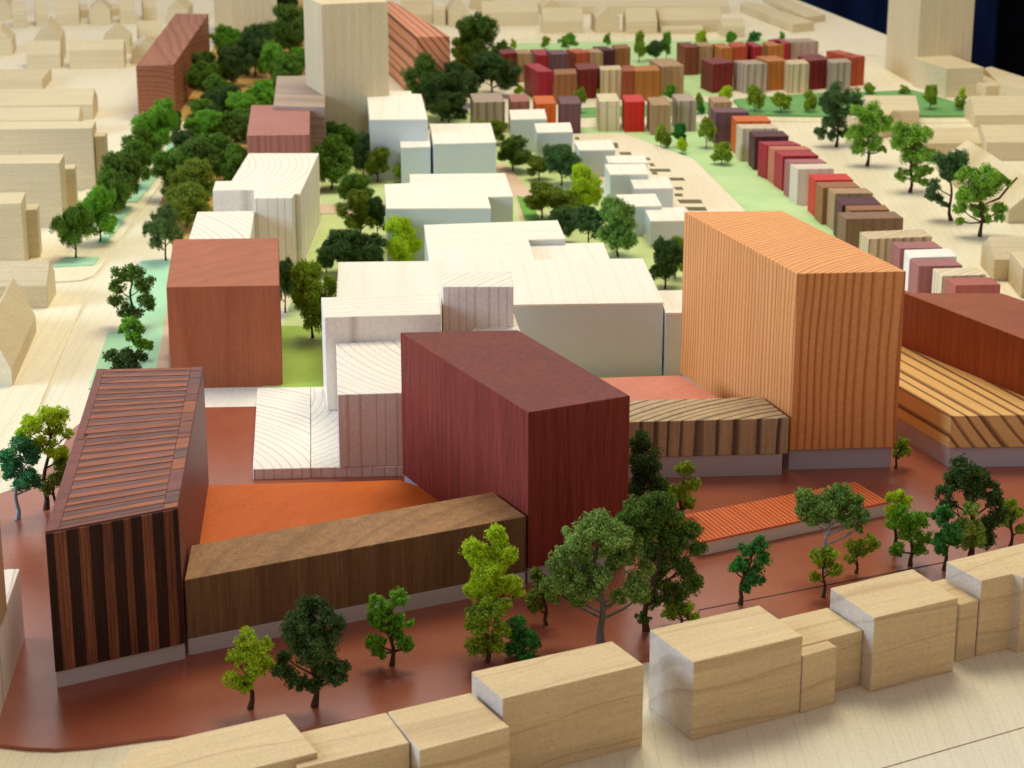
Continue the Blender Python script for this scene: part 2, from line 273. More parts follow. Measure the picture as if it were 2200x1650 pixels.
# ------------------------------------------------------------------ measured positions (world units, 1 = 10 cm)
BLOCKS = [
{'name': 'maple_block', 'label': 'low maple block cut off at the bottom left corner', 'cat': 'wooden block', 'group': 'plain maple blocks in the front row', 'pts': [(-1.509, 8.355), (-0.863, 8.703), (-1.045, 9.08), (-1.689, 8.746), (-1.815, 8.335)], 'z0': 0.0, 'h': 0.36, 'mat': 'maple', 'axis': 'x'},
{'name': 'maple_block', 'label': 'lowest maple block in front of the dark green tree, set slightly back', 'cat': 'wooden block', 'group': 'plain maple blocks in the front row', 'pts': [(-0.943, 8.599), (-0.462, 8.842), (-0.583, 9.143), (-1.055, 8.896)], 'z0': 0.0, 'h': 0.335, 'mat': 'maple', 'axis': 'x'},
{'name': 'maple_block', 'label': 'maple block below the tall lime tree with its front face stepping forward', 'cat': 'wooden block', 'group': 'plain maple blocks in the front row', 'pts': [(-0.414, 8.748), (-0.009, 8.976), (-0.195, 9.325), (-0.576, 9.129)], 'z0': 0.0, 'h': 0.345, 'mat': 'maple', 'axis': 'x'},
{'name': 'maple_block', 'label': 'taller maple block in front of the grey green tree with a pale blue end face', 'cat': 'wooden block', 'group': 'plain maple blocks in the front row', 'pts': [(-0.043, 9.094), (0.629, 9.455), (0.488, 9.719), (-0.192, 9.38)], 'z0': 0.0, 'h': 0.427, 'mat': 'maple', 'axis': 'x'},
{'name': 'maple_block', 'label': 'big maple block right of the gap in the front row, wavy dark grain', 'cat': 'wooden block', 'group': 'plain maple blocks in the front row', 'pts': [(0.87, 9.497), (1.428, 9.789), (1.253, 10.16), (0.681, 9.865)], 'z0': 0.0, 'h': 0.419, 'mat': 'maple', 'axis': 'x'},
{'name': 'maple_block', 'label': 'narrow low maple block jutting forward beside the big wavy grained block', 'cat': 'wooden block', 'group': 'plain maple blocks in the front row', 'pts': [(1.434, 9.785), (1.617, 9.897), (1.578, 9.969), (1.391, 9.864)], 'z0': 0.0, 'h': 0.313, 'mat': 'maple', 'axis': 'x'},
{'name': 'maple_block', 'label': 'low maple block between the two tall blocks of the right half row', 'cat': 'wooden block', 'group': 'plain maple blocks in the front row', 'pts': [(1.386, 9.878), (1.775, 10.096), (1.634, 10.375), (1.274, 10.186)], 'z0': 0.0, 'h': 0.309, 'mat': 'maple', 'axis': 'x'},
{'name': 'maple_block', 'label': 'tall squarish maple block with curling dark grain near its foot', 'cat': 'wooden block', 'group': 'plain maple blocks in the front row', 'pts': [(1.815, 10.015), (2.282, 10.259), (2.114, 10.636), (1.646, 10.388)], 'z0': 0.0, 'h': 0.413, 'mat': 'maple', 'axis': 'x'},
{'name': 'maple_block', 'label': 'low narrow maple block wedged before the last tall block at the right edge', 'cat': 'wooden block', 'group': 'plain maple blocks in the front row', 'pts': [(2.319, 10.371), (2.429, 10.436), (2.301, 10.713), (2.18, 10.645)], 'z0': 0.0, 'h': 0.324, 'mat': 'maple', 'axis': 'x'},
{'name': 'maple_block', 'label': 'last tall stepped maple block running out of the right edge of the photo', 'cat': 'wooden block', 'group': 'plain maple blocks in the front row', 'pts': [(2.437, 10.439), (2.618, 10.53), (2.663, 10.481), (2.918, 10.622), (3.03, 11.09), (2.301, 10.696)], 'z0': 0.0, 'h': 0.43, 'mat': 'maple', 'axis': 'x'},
{'name': 'striped_block', 'label': 'large block veneered in dark and reddish brown stripes, left of the orange roof', 'cat': 'wooden block', 'group': 'large coloured hardwood blocks on the red plaza', 'pts': [(-2.307, 10.015), (-1.701, 10.356), (-1.88, 12.671), (-2.52, 12.634)], 'z0': 0.114, 'h': 0.868, 'mat': 'striped', 'axis': 'z', 'special': 'striped'},
{'name': 'long_bar_block', 'label': 'long low brown block with speckled tan top linking two taller blocks', 'cat': 'wooden block', 'group': 'large coloured hardwood blocks on the red plaza', 'pts': [(-1.694, 10.405), (0.078, 11.291), (-0.112, 11.661), (-1.723, 10.871)], 'z0': 0.114, 'h': 0.448, 'mat': 'walnut', 'axis': 'z', 'plinth': {'inset': 0.0, 'mat': 'plinth'}},
{'name': 'dark_red_block', 'label': 'tall dark red block with fine vertical grain in the middle', 'cat': 'wooden block', 'group': 'large coloured hardwood blocks on the red plaza', 'pts': [(0.089, 11.329), (0.663, 11.615), (0.037, 12.867), (-0.685, 12.818)], 'z0': 0.114, 'h': 1.045, 'mat': 'padouk', 'axis': 'z', 'plinth': {'inset': 0.012, 'mat': 'plinth'}},
{'name': 'orange_tower_block', 'label': 'tall orange fir block with close vertical grain lines', 'cat': 'wooden block', 'group': 'large coloured hardwood blocks on the red plaza', 'pts': [(1.774, 13.115), (2.46, 13.169), (1.867, 14.727), (1.189, 14.701)], 'z0': 0.165, 'h': 1.335, 'mat': 'fir', 'axis': 'z', 'plinth': {'inset': 0.03, 'mat': 'plinth'}},
{'name': 'zebra_bar_block', 'label': 'low bar of dark streaked wood left of the orange tower', 'cat': 'wooden block', 'group': 'large coloured hardwood blocks on the red plaza', 'pts': [(0.556, 12.963), (1.754, 13.051), (1.623, 13.471), (0.421, 13.359)], 'z0': 0.165, 'h': 0.406, 'mat': 'zebra', 'axis': 'z', 'plinth': {'inset': 0.03, 'mat': 'plinth'}},
{'name': 'mahogany_block', 'label': 'large reddish mahogany block at the right edge behind the yellow slab', 'cat': 'wooden block', 'group': 'large coloured hardwood blocks on the red plaza', 'pts': [(2.577, 14.959), (3.603, 13.102), (4.146, 13.472), (3.416, 14.661), (2.792, 14.673), (2.61, 14.995)], 'z0': 0.328, 'h': 0.761, 'mat': 'mahog', 'axis': 'z'},
{'name': 'yellow_fir_slab', 'label': 'low yellow fir slab with dark diagonal rings on its end, right of the orange tower', 'cat': 'wooden block', 'group': 'large coloured hardwood blocks on the red plaza', 'pts': [(2.8, 13.169), (3.934, 13.223), (4.175, 14.371), (2.508, 15.027), (2.387, 14.226)], 'z0': 0.16, 'h': 0.378, 'mat': 'firy', 'axis': 'g', 'plinth': {'inset': 0.02, 'mat': 'plinth'}, 'g': [(2.8, 13.169), (2.387, 14.226)]},
{'name': 'orange_roof_plate', 'label': 'flat bright orange roof plate between the striped and dark red blocks', 'cat': 'roof plate', 'group': 'thin coloured roof plates', 'pts': [(-1.805, 11.617), (-0.268, 12.342), (-0.696, 12.727), (-1.884, 12.639)], 'z0': 0.0, 'h': 0.112, 'mat': 'orangeply', 'axis': 'z'},
{'name': 'pink_roof_plate', 'label': 'flat salmon pink roof plate between the dark red block and orange tower', 'cat': 'roof plate', 'group': 'thin coloured roof plates', 'pts': [(0.699, 13.505), (1.359, 13.58), (1.141, 14.067), (0.534, 14.007)], 'z0': 0.0, 'h': 0.356, 'mat': 'pinkply', 'axis': 'z'},
{'name': 'kiosk', 'label': 'long low kiosk with ribbed orange roof and pale walls behind the small trees', 'cat': 'kiosk', 'group': None, 'pts': [(1.087, 11.729), (2.286, 12.366), (2.138, 12.704), (0.943, 12.11)], 'z0': 0.0, 'h': 0.109, 'mat': 'kiosk', 'axis': 'z', 'special': 'kiosk'},
{'name': 'pine_block', 'label': 'low pine slab with wide ring pattern beside the dark red plaza strip', 'cat': 'wooden block', 'group': 'stepped white pine blocks behind the dark red block', 'pts': [(-1.643, 12.978), (-1.28, 13.003), (-1.421, 14.617), (-1.792, 14.597)], 'z0': 0.0, 'h': 0.088, 'mat': 'pine', 'axis': 'z', 'ring': (-1.2, -1.1)},
{'name': 'pine_block', 'label': 'low pine slab with opposite ring pattern under the mid height pine block', 'cat': 'wooden block', 'group': 'stepped white pine blocks behind the dark red block', 'pts': [(-1.277, 13.008), (-0.534, 13.05), (-0.659, 14.675), (-1.418, 14.623)], 'z0': 0.0, 'h': 0.086, 'mat': 'pine', 'axis': 'z', 'ring': (-1.5, 0.6)},
{'name': 'pine_block', 'label': 'mid height pine block with ringed top standing on the low slab', 'cat': 'wooden block', 'group': 'stepped white pine blocks behind the dark red block', 'pts': [(-1.096, 13.01), (-0.499, 13.065), (-0.632, 14.189), (-1.187, 14.083)], 'z0': 0.088, 'h': 0.576, 'mat': 'pine', 'axis': 'z', 'ring': (1.6, 0.9)},
{'name': 'pine_block', 'label': 'tall pale pine block standing behind the ringed mid height block', 'cat': 'wooden block', 'group': 'stepped white pine blocks behind the dark red block', 'pts': [(-1.263, 14.109), (-0.482, 14.186), (-0.503, 14.661), (-1.325, 14.591)], 'z0': 0.088, 'h': 0.752, 'mat': 'pine', 'axis': 'z', 'ring': (0.3, -3.5)},
{'name': 'pine_block', 'label': 'highest pine block rising above the others before the large white building', 'cat': 'wooden block', 'group': 'stepped white pine blocks behind the dark red block', 'pts': [(-0.476, 14.441), (0.01, 14.441), (-0.01, 14.846), (-0.502, 14.785)], 'z0': 0.0, 'h': 0.872, 'mat': 'pine', 'axis': 'z', 'ring': (2.5, -1.5)},
{'name': 'pine_block', 'label': 'small ringed pine block peeping over the dark red block', 'cat': 'wooden block', 'group': 'stepped white pine blocks behind the dark red block', 'pts': [(-0.271, 14.299), (0.057, 14.342), (0.013, 14.776), (-0.282, 14.765)], 'z0': 0.0, 'h': 0.582, 'mat': 'pine', 'axis': 'z', 'ring': (-1.1, 1.2)},
{'name': 'white_building', 'label': 'largest white building with cream roof behind the dark red block', 'cat': 'model building', 'group': 'white buildings with thin cream roof sheets', 'pts': [(-1.257, 14.999), (1.092, 15.117), (1.01, 16.328), (-1.332, 16.219)], 'z0': 0.0, 'h': 0.56, 'mat': 'acrylic', 'axis': 'z', 'special': 'white'},
{'name': 'white_building', 'label': 'white building with notched cream roof directly behind the largest white one', 'cat': 'model building', 'group': 'white buildings with thin cream roof sheets', 'pts': [(-0.721, 17.41), (-0.636, 16.229), (0.186, 16.256), (0.13, 16.931), (0.428, 16.96), (0.377, 17.564)], 'z0': 0.0, 'h': 0.55, 'mat': 'acrylic', 'axis': 'z', 'special': 'white'},
{'name': 'white_building', 'label': 'low white building against the right side of the notched roof building', 'cat': 'model building', 'group': 'white buildings with thin cream roof sheets', 'pts': [(0.733, 17.033), (0.142, 16.989), (0.208, 16.249), (0.782, 16.276)], 'z0': 0.0, 'h': 0.5, 'mat': 'acrylic', 'axis': 'z', 'special': 'white'},
{'name': 'white_building', 'label': 'white building with stepped cream roof between the avenue trees and the bright lime tree', 'cat': 'model building', 'group': 'white buildings with thin cream roof sheets', 'pts': [(-1.137, 19.059), (-1.072, 18.165), (-0.179, 18.181), (-0.211, 18.585), (0.012, 18.602), (-0.064, 19.5), (-0.931, 19.462), (-0.911, 19.113)], 'z0': 0.0, 'h': 0.5, 'mat': 'acrylic', 'axis': 'z', 'special': 'white'},
{'name': 'white_building', 'label': 'small low white building at the left of the cream roofed pair', 'cat': 'model building', 'group': 'white buildings with thin cream roof sheets', 'pts': [(-1.089, 21.043), (-0.799, 21.085), (-0.836, 21.856), (-1.141, 21.833)], 'z0': 0.0, 'h': 0.4, 'mat': 'acrylic', 'axis': 'z', 'special': 'white'},
{'name': 'white_building', 'label': 'broad white building at the right of the cream roofed pair', 'cat': 'model building', 'group': 'white buildings with thin cream roof sheets', 'pts': [(-0.76, 20.891), (-0.154, 20.955), (-0.217, 21.887), (-0.834, 21.841)], 'z0': 0.0, 'h': 0.47, 'mat': 'acrylic', 'axis': 'z', 'special': 'white'},
{'name': 'white_building', 'label': 'white building nearest the beige tower block in the centre', 'cat': 'model building', 'group': 'white buildings with thin cream roof sheets', 'pts': [(-1.407, 21.32), (-0.833, 21.343), (-0.948, 22.64), (-1.052, 22.666), (-1.063, 22.819), (-1.527, 22.793)], 'z0': 0.0, 'h': 0.62, 'mat': 'acrylic', 'axis': 'z', 'special': 'white'},
{'name': 'white_building', 'label': 'small white building in front of the pink and orange townhouses', 'cat': 'model building', 'group': 'white buildings with thin cream roof sheets', 'pts': [(-0.01, 22.586), (0.366, 22.634), (0.349, 23.152), (-0.03, 23.101)], 'z0': 0.0, 'h': 0.36, 'mat': 'acrylic', 'axis': 'z', 'special': 'white'},
{'name': 'white_building', 'label': 'small white building just left of the white terrace tip', 'cat': 'model building', 'group': 'white buildings with thin cream roof sheets', 'pts': [(0.256, 21.931), (0.622, 21.977), (0.605, 22.443), (0.232, 22.395)], 'z0': 0.0, 'h': 0.36, 'mat': 'acrylic', 'axis': 'z', 'special': 'white'},
{'name': 'white_building', 'label': 'white building at the far end of the white terrace', 'cat': 'model building', 'group': 'white buildings with thin cream roof sheets', 'pts': [(0.671, 21.371), (1.029, 21.392), (1.012, 21.874), (0.627, 21.807)], 'z0': 0.0, 'h': 0.3, 'mat': 'acrylic', 'axis': 'z', 'special': 'white'},
{'name': 'white_building', 'label': 'far half of the white double building on the terrace edge', 'cat': 'model building', 'group': 'white buildings with thin cream roof sheets', 'pts': [(0.943, 20.784), (1.313, 20.784), (1.297, 21.136), (0.919, 21.094)], 'z0': 0.0, 'h': 0.305, 'mat': 'acrylic', 'axis': 'z', 'special': 'white'},
{'name': 'white_building', 'label': 'near half of the white double building beside the lime tree', 'cat': 'model building', 'group': 'white buildings with thin cream roof sheets', 'pts': [(0.93, 20.265), (1.292, 20.284), (1.291, 20.721), (0.894, 20.701)], 'z0': 0.0, 'h': 0.31, 'mat': 'acrylic', 'axis': 'z', 'special': 'white'},
{'name': 'white_building', 'label': 'white building stepping forward right of the double one', 'cat': 'model building', 'group': 'white buildings with thin cream roof sheets', 'pts': [(1.141, 19.906), (1.506, 19.925), (1.482, 20.402), (1.117, 20.383)], 'z0': 0.0, 'h': 0.26, 'mat': 'acrylic', 'axis': 'z', 'special': 'white'},
{'name': 'white_building', 'label': 'white building half hidden by the round green tree', 'cat': 'model building', 'group': 'white buildings with thin cream roof sheets', 'pts': [(1.023, 19.122), (1.347, 19.157), (1.317, 19.62), (0.956, 19.584)], 'z0': 0.0, 'h': 0.28, 'mat': 'acrylic', 'axis': 'z', 'special': 'white'},
{'name': 'white_building', 'label': 'white building touching the left edge of the orange tower', 'cat': 'model building', 'group': 'white buildings with thin cream roof sheets', 'pts': [(1.222, 18.735), (1.576, 18.752), (1.551, 19.246), (1.192, 19.211)], 'z0': 0.0, 'h': 0.245, 'mat': 'acrylic', 'axis': 'z', 'special': 'white'},
{'name': 'low_pale_block', 'label': 'low pale block between the largest white building and the orange tower', 'cat': 'model building', 'group': None, 'pts': [(1.103, 15.061), (1.405, 15.073), (1.419, 15.653), (1.086, 15.641)], 'z0': 0.0, 'h': 0.5, 'mat': 'acrylic', 'axis': 'z', 'special': 'white'},
{'name': 'cedar_block', 'label': 'plain reddish brown block above the striped block', 'cat': 'wooden block', 'group': 'coloured blocks along the park', 'pts': [(-2.437, 14.837), (-1.645, 14.885), (-1.785, 16.207), (-2.579, 16.165)], 'z0': 0.0, 'h': 0.755, 'mat': 'cedar', 'axis': 'z'},
{'name': 'pale_ringed_block', 'label': 'low pale pine block with ringed top behind the reddish brown block', 'cat': 'wooden block', 'group': 'coloured blocks along the park', 'pts': [(-2.588, 16.827), (-2.092, 16.856), (-2.176, 18.002), (-2.656, 17.97)], 'z0': 0.0, 'h': 0.52, 'mat': 'pine', 'axis': 'z', 'ring': (-2.0, -0.9)},
{'name': 'pale_wing_block', 'label': 'pale pine wing with striped face on the left of the tall pale block', 'cat': 'wooden block', 'group': 'coloured blocks along the park', 'pts': [(-2.556, 18.243), (-2.2, 18.26), (-2.243, 18.607), (-2.577, 18.589)], 'z0': 0.0, 'h': 0.64, 'mat': 'pine', 'axis': 'z', 'ring': (0.4, 2.2)},
{'name': 'tall_pale_block', 'label': 'tall pale pine block with curved rings on its sloping outline roof', 'cat': 'wooden block', 'group': 'coloured blocks along the park', 'pts': [(-2.169, 17.949), (-1.854, 17.966), (-1.84, 18.116), (-1.797, 18.116), (-1.771, 19.698), (-2.416, 19.698), (-2.44, 18.598), (-2.24, 18.581)], 'z0': 0.0, 'h': 0.642, 'mat': 'pine', 'axis': 'z', 'ring': (-1.8, 0.6)},
{'name': 'rose_block', 'label': 'rose brown block with striped front behind the tall pale block', 'cat': 'wooden block', 'group': 'coloured blocks along the park', 'pts': [(-2.535, 20.574), (-1.938, 20.617), (-2.061, 22.07), (-2.657, 22.046)], 'z0': 0.0, 'h': 0.62, 'mat': 'rose', 'axis': 'z'},
{'name': 'grey_streaked_block', 'label': 'grey brown block with horizontal streaked roof behind the rose block', 'cat': 'wooden block', 'group': 'coloured blocks along the park', 'pts': [(-2.409, 21.821), (-1.882, 21.749), (-2.01, 23.456), (-2.538, 23.456)], 'z0': 0.0, 'h': 0.66, 'mat': 'greywood', 'axis': 'x'},
{'name': 'russet_block', 'label': 'long russet block at the top left with horizontal layered grain', 'cat': 'wooden block', 'group': 'coloured blocks along the park', 'pts': [(-4.195, 24.266), (-3.787, 24.353), (-3.873, 27.972), (-4.3, 28.01)], 'z0': 0.0, 'h': 0.62, 'mat': 'russet', 'axis': 'y'},
{'name': 'striped_orange_block', 'label': 'orange block with dark diagonal bands beside the beige tower', 'cat': 'wooden block', 'group': 'coloured blocks along the park', 'pts': [(-1.104, 25.269), (-0.717, 25.301), (-1.512, 27.971), (-1.781, 28.01), (-1.674, 27.699)], 'z0': 0.0, 'h': 0.78, 'mat': 'fird', 'axis': 'g', 'g': [(-1.104, 25.269), (-1.674, 27.699)]},
{'name': 'beige_tower', 'label': 'broad beige tower in the upper middle with a pale left side', 'cat': 'tower block', 'group': 'beige tower blocks', 'pts': [(-1.943, 22.348), (-1.275, 22.536), (-1.47, 23.15), (-2.182, 22.953)], 'z0': 0.0, 'h': 1.6, 'mat': 'beige', 'axis': 'z'},
{'name': 'beige_tower', 'label': 'beige tower cut off by the top edge behind the avenue trees', 'cat': 'tower block', 'group': 'beige tower blocks', 'pts': [(-3.906, 28.934), (-3.113, 29.083), (-3.326, 30.226), (-4.084, 30.065)], 'z0': 0.0, 'h': 1.5, 'mat': 'beige', 'axis': 'z'},
{'name': 'beige_tower', 'label': 'tall beige tower at the top right against the dark cloth', 'cat': 'tower block', 'group': 'beige tower blocks', 'pts': [(4.907, 26.376), (5.597, 26.552), (5.707, 27.755), (4.718, 27.516)], 'z0': 0.0, 'h': 1.7, 'mat': 'beige', 'axis': 'z'},
{'name': 'beige_block', 'label': 'longest beige block at the left edge, topmost of the three long ones', 'cat': 'wooden block', 'group': 'beige blocks along the left edge', 'pts': [(-5.489, 20.832), (-4.074, 20.919), (-4.098, 21.253), (-5.576, 21.185)], 'z0': 0.0, 'h': 0.62, 'mat': 'beige', 'axis': 'x'},
{'name': 'beige_block', 'label': 'small beige annex right of the longest left block', 'cat': 'wooden block', 'group': 'beige blocks along the left edge', 'pts': [(-4.072, 21.001), (-3.976, 21.023), (-3.984, 21.197), (-4.099, 21.197)], 'z0': 0.0, 'h': 0.52, 'mat': 'beige', 'axis': 'x'},
{'name': 'beige_block', 'label': 'middle long beige block at the left edge', 'cat': 'wooden block', 'group': 'beige blocks along the left edge', 'pts': [(-5.143, 19.421), (-4.109, 19.478), (-4.138, 19.847), (-5.233, 19.788)], 'z0': 0.0, 'h': 0.6, 'mat': 'beige', 'axis': 'x'},
{'name': 'beige_block', 'label': 'small beige annex right of the middle long left block', 'cat': 'wooden block', 'group': 'beige blocks along the left edge', 'pts': [(-4.192, 20.02), (-4.091, 20.039), (-4.112, 20.216), (-4.218, 20.196)], 'z0': 0.0, 'h': 0.42, 'mat': 'beige', 'axis': 'x'},
{'name': 'beige_block', 'label': 'nearest of the three long beige blocks at the left edge', 'cat': 'wooden block', 'group': 'beige blocks along the left edge', 'pts': [(-4.792, 17.988), (-4.151, 18.021), (-4.197, 18.424), (-4.887, 18.373)], 'z0': 0.0, 'h': 0.58, 'mat': 'beige', 'axis': 'x'},
{'name': 'beige_block', 'label': 'small beige annex right of the nearest long left block', 'cat': 'wooden block', 'group': 'beige blocks along the left edge', 'pts': [(-4.196, 18.357), (-4.099, 18.374), (-4.121, 18.575), (-4.235, 18.558)], 'z0': 0.0, 'h': 0.44, 'mat': 'beige', 'axis': 'x'},
{'name': 'beige_block', 'label': 'low flat beige block near the top left corner by the pale ground', 'cat': 'wooden block', 'group': 'beige blocks along the left edge', 'pts': [(-6.687, 25.994), (-5.641, 26.054), (-5.671, 26.766), (-6.851, 26.671)], 'z0': 0.0, 'h': 0.14, 'mat': 'beige', 'axis': 'x'},
{'name': 'left_pine_block', 'label': 'ring topped pine block cut by the left edge beside the red plaza', 'cat': 'wooden block', 'group': None, 'pts': [(-2.557, 9.117), (-2.519, 9.613), (-2.594, 10.62), (-2.656, 10.62), (-2.819, 10.51)], 'z0': 0.0, 'h': 0.42, 'mat': 'pine', 'axis': 'z', 'ring': (-0.2, 3.0)},
{'name': 'left_brown_block', 'label': 'tall tan block barely entering at the left edge', 'cat': 'wooden block', 'group': None, 'pts': [(-2.664, 9.561), (-2.523, 9.592), (-2.541, 10.084), (-2.72, 10.089)], 'z0': 0.42, 'h': 1.349, 'mat': 'tanwall', 'axis': 'z'},
{'name': 'beige_block', 'label': 'flat topped beige block in front of the right tower', 'cat': 'wooden block', 'group': 'beige blocks at the right back of the model', 'pts': [(5.121, 25.615), (5.572, 25.676), (5.327, 26.558), (4.867, 26.364)], 'z0': 0.0, 'h': 0.349, 'mat': 'beige', 'axis': 'x'},
{'name': 'beige_block', 'label': 'lower beige block with white side right of the flat topped block', 'cat': 'wooden block', 'group': 'beige blocks at the right back of the model', 'pts': [(5.56, 25.451), (5.879, 25.538), (5.63, 26.258), (5.348, 26.196)], 'z0': 0.0, 'h': 0.17, 'mat': 'beige', 'axis': 'x'},
{'name': 'beige_block', 'label': 'long beige block running out at the right edge behind the lower one', 'cat': 'wooden block', 'group': 'beige blocks at the right back of the model', 'pts': [(5.717, 25.379), (6.196, 24.867), (6.296, 25.293), (5.848, 26.561), (5.744, 26.467)], 'z0': 0.0, 'h': 0.2, 'mat': 'beige', 'axis': 'x'},
{'name': 'beige_block', 'label': 'thin flat slab lying near the far board edge', 'cat': 'wooden block', 'group': 'beige blocks at the right back of the model', 'pts': [(4.164, 31.063), (4.476, 31.272), (4.148, 32.681), (4.082, 33.241), (3.78, 33.052)], 'z0': 0.0, 'h': 0.09, 'mat': 'beige', 'axis': 'x'},
{'name': 'beige_block', 'label': 'longer thin flat slab left of the one by the board edge', 'cat': 'wooden block', 'group': 'beige blocks at the right back of the model', 'pts': [(3.881, 30.263), (4.209, 30.464), (3.668, 32.031), (3.432, 32.39), (3.337, 32.12)], 'z0': 0.0, 'h': 0.12, 'mat': 'beige', 'axis': 'x'},
{'name': 'townhouse_block', 'label': 'tan townhouse directly behind the first purple one of the diagonal row', 'cat': 'townhouse', 'group': 'coloured townhouse blocks', 'pts': [(2.197, 23.534), (2.395, 23.566), (2.36, 23.886), (2.163, 23.854)], 'z0': 0.0, 'h': 0.355, 'mat': 'tan', 'axis': 'z'},
{'name': 'townhouse_block', 'label': 'purple townhouse heading the diagonal row', 'cat': 'townhouse', 'group': 'coloured townhouse blocks', 'pts': [(2.17, 22.994), (2.526, 23.009), (2.486, 23.253), (2.13, 23.238)], 'z0': 0.0, 'h': 0.355, 'mat': 'purple', 'axis': 'z'},
{'name': 'townhouse_block', 'label': 'townhouse with bright orange roof, next after the purple head of the row', 'cat': 'townhouse', 'group': 'coloured townhouse blocks', 'pts': [(2.343, 22.526), (2.707, 22.541), (2.682, 22.821), (2.318, 22.806)], 'z0': 0.0, 'h': 0.355, 'mat': 'orangeb', 'axis': 'z'},
{'name': 'townhouse_block', 'label': 'greyish tan townhouse with a white side after the orange roofed one', 'cat': 'townhouse', 'group': 'coloured townhouse blocks', 'pts': [(2.366, 22.161), (2.739, 22.175), (2.702, 22.396), (2.329, 22.382)], 'z0': 0.0, 'h': 0.355, 'mat': 'palestripe', 'axis': 'z'},
{'name': 'townhouse_block', 'label': 'dark purple townhouse with a worn rounded corner before the crimson one', 'cat': 'townhouse', 'group': 'coloured townhouse blocks', 'pts': [(2.455, 21.759), (2.802, 21.786), (2.772, 22.055), (2.425, 22.028)], 'z0': 0.0, 'h': 0.355, 'mat': 'darkpurple', 'axis': 'z'},
{'name': 'townhouse_block', 'label': 'crimson townhouse right after the worn dark purple one', 'cat': 'townhouse', 'group': 'coloured townhouse blocks', 'pts': [(2.535, 21.357), (2.873, 21.383), (2.805, 21.562), (2.467, 21.536)], 'z0': 0.0, 'h': 0.355, 'mat': 'crimson', 'axis': 'z'},
{'name': 'townhouse_block', 'label': 'salmon townhouse between the two crimson ones of the diagonal row', 'cat': 'townhouse', 'group': 'coloured townhouse blocks', 'pts': [(2.585, 21.148), (2.95, 21.161), (2.906, 21.33), (2.542, 21.317)], 'z0': 0.0, 'h': 0.355, 'mat': 'salmon', 'axis': 'z'},
{'name': 'townhouse_block', 'label': 'second crimson townhouse of the diagonal row, after the salmon one', 'cat': 'townhouse', 'group': 'coloured townhouse blocks', 'pts': [(2.632, 20.867), (2.983, 20.886), (2.932, 21.128), (2.581, 21.109)], 'z0': 0.0, 'h': 0.355, 'mat': 'crimson', 'axis': 'z'},
{'name': 'townhouse_block', 'label': 'mauve pink townhouse just before the white one of the diagonal row', 'cat': 'townhouse', 'group': 'coloured townhouse blocks', 'pts': [(2.674, 20.556), (3.023, 20.575), (2.983, 20.748), (2.634, 20.729)], 'z0': 0.0, 'h': 0.355, 'mat': 'mauve', 'axis': 'z'},
{'name': 'townhouse_block', 'label': 'white sided townhouse in the middle of the diagonal row', 'cat': 'townhouse', 'group': 'coloured townhouse blocks', 'pts': [(2.711, 20.302), (3.056, 20.326), (3.008, 20.537), (2.662, 20.513)], 'z0': 0.0, 'h': 0.355, 'mat': 'palewood', 'axis': 'z'},
{'name': 'townhouse_block', 'label': 'bright red roofed townhouse following the white sided one', 'cat': 'townhouse', 'group': 'coloured townhouse blocks', 'pts': [(2.814, 19.833), (3.168, 19.856), (3.139, 20.117), (2.785, 20.094)], 'z0': 0.0, 'h': 0.355, 'mat': 'red', 'axis': 'z'},
{'name': 'townhouse_block', 'label': 'brown townhouse following the bright red one', 'cat': 'townhouse', 'group': 'coloured townhouse blocks', 'pts': [(2.843, 19.538), (3.19, 19.566), (3.155, 19.792), (2.808, 19.764)], 'z0': 0.0, 'h': 0.355, 'mat': 'brown', 'axis': 'z'},
{'name': 'townhouse_block', 'label': 'tan striped townhouse before the dark purple one with sloping roof', 'cat': 'townhouse', 'group': 'coloured townhouse blocks', 'pts': [(2.922, 19.317), (3.27, 19.328), (3.234, 19.533), (2.886, 19.522)], 'z0': 0.0, 'h': 0.355, 'mat': 'tan', 'axis': 'z'},
{'name': 'townhouse_block', 'label': 'dark purple townhouse in the lower half of the diagonal row', 'cat': 'townhouse', 'group': 'coloured townhouse blocks', 'pts': [(2.929, 18.914), (3.287, 18.951), (3.264, 19.233), (2.905, 19.196)], 'z0': 0.0, 'h': 0.345, 'mat': 'darkpurple', 'axis': 'z'},
{'name': 'townhouse_block', 'label': 'thin slice of orange brown townhouse before the widest brown one', 'cat': 'townhouse', 'group': 'coloured townhouse blocks', 'pts': [(2.964, 18.682), (3.317, 18.713), (3.305, 18.889), (2.952, 18.858)], 'z0': 0.0, 'h': 0.355, 'mat': 'brown', 'axis': 'z'},
{'name': 'townhouse_block', 'label': 'widest greyish brown townhouse of the diagonal row', 'cat': 'townhouse', 'group': 'coloured townhouse blocks', 'pts': [(2.888, 18.378), (3.39, 18.413), (3.35, 18.65), (2.848, 18.615)], 'z0': 0.0, 'h': 0.355, 'mat': 'umber', 'axis': 'z'},
{'name': 'townhouse_block', 'label': 'townhouse with diagonal striped cream top behind the orange tower', 'cat': 'townhouse', 'group': 'coloured townhouse blocks', 'pts': [(2.973, 17.695), (3.521, 17.783), (3.487, 18.028), (2.939, 17.939)], 'z0': 0.0, 'h': 0.355, 'mat': 'creamstripe', 'axis': 'z'},
{'name': 'townhouse_block', 'label': 'mauve townhouse between the striped top one and the white one', 'cat': 'townhouse', 'group': 'coloured townhouse blocks', 'pts': [(3.188, 17.393), (3.541, 17.415), (3.505, 17.62), (3.152, 17.598)], 'z0': 0.0, 'h': 0.355, 'mat': 'mauve', 'axis': 'z'},
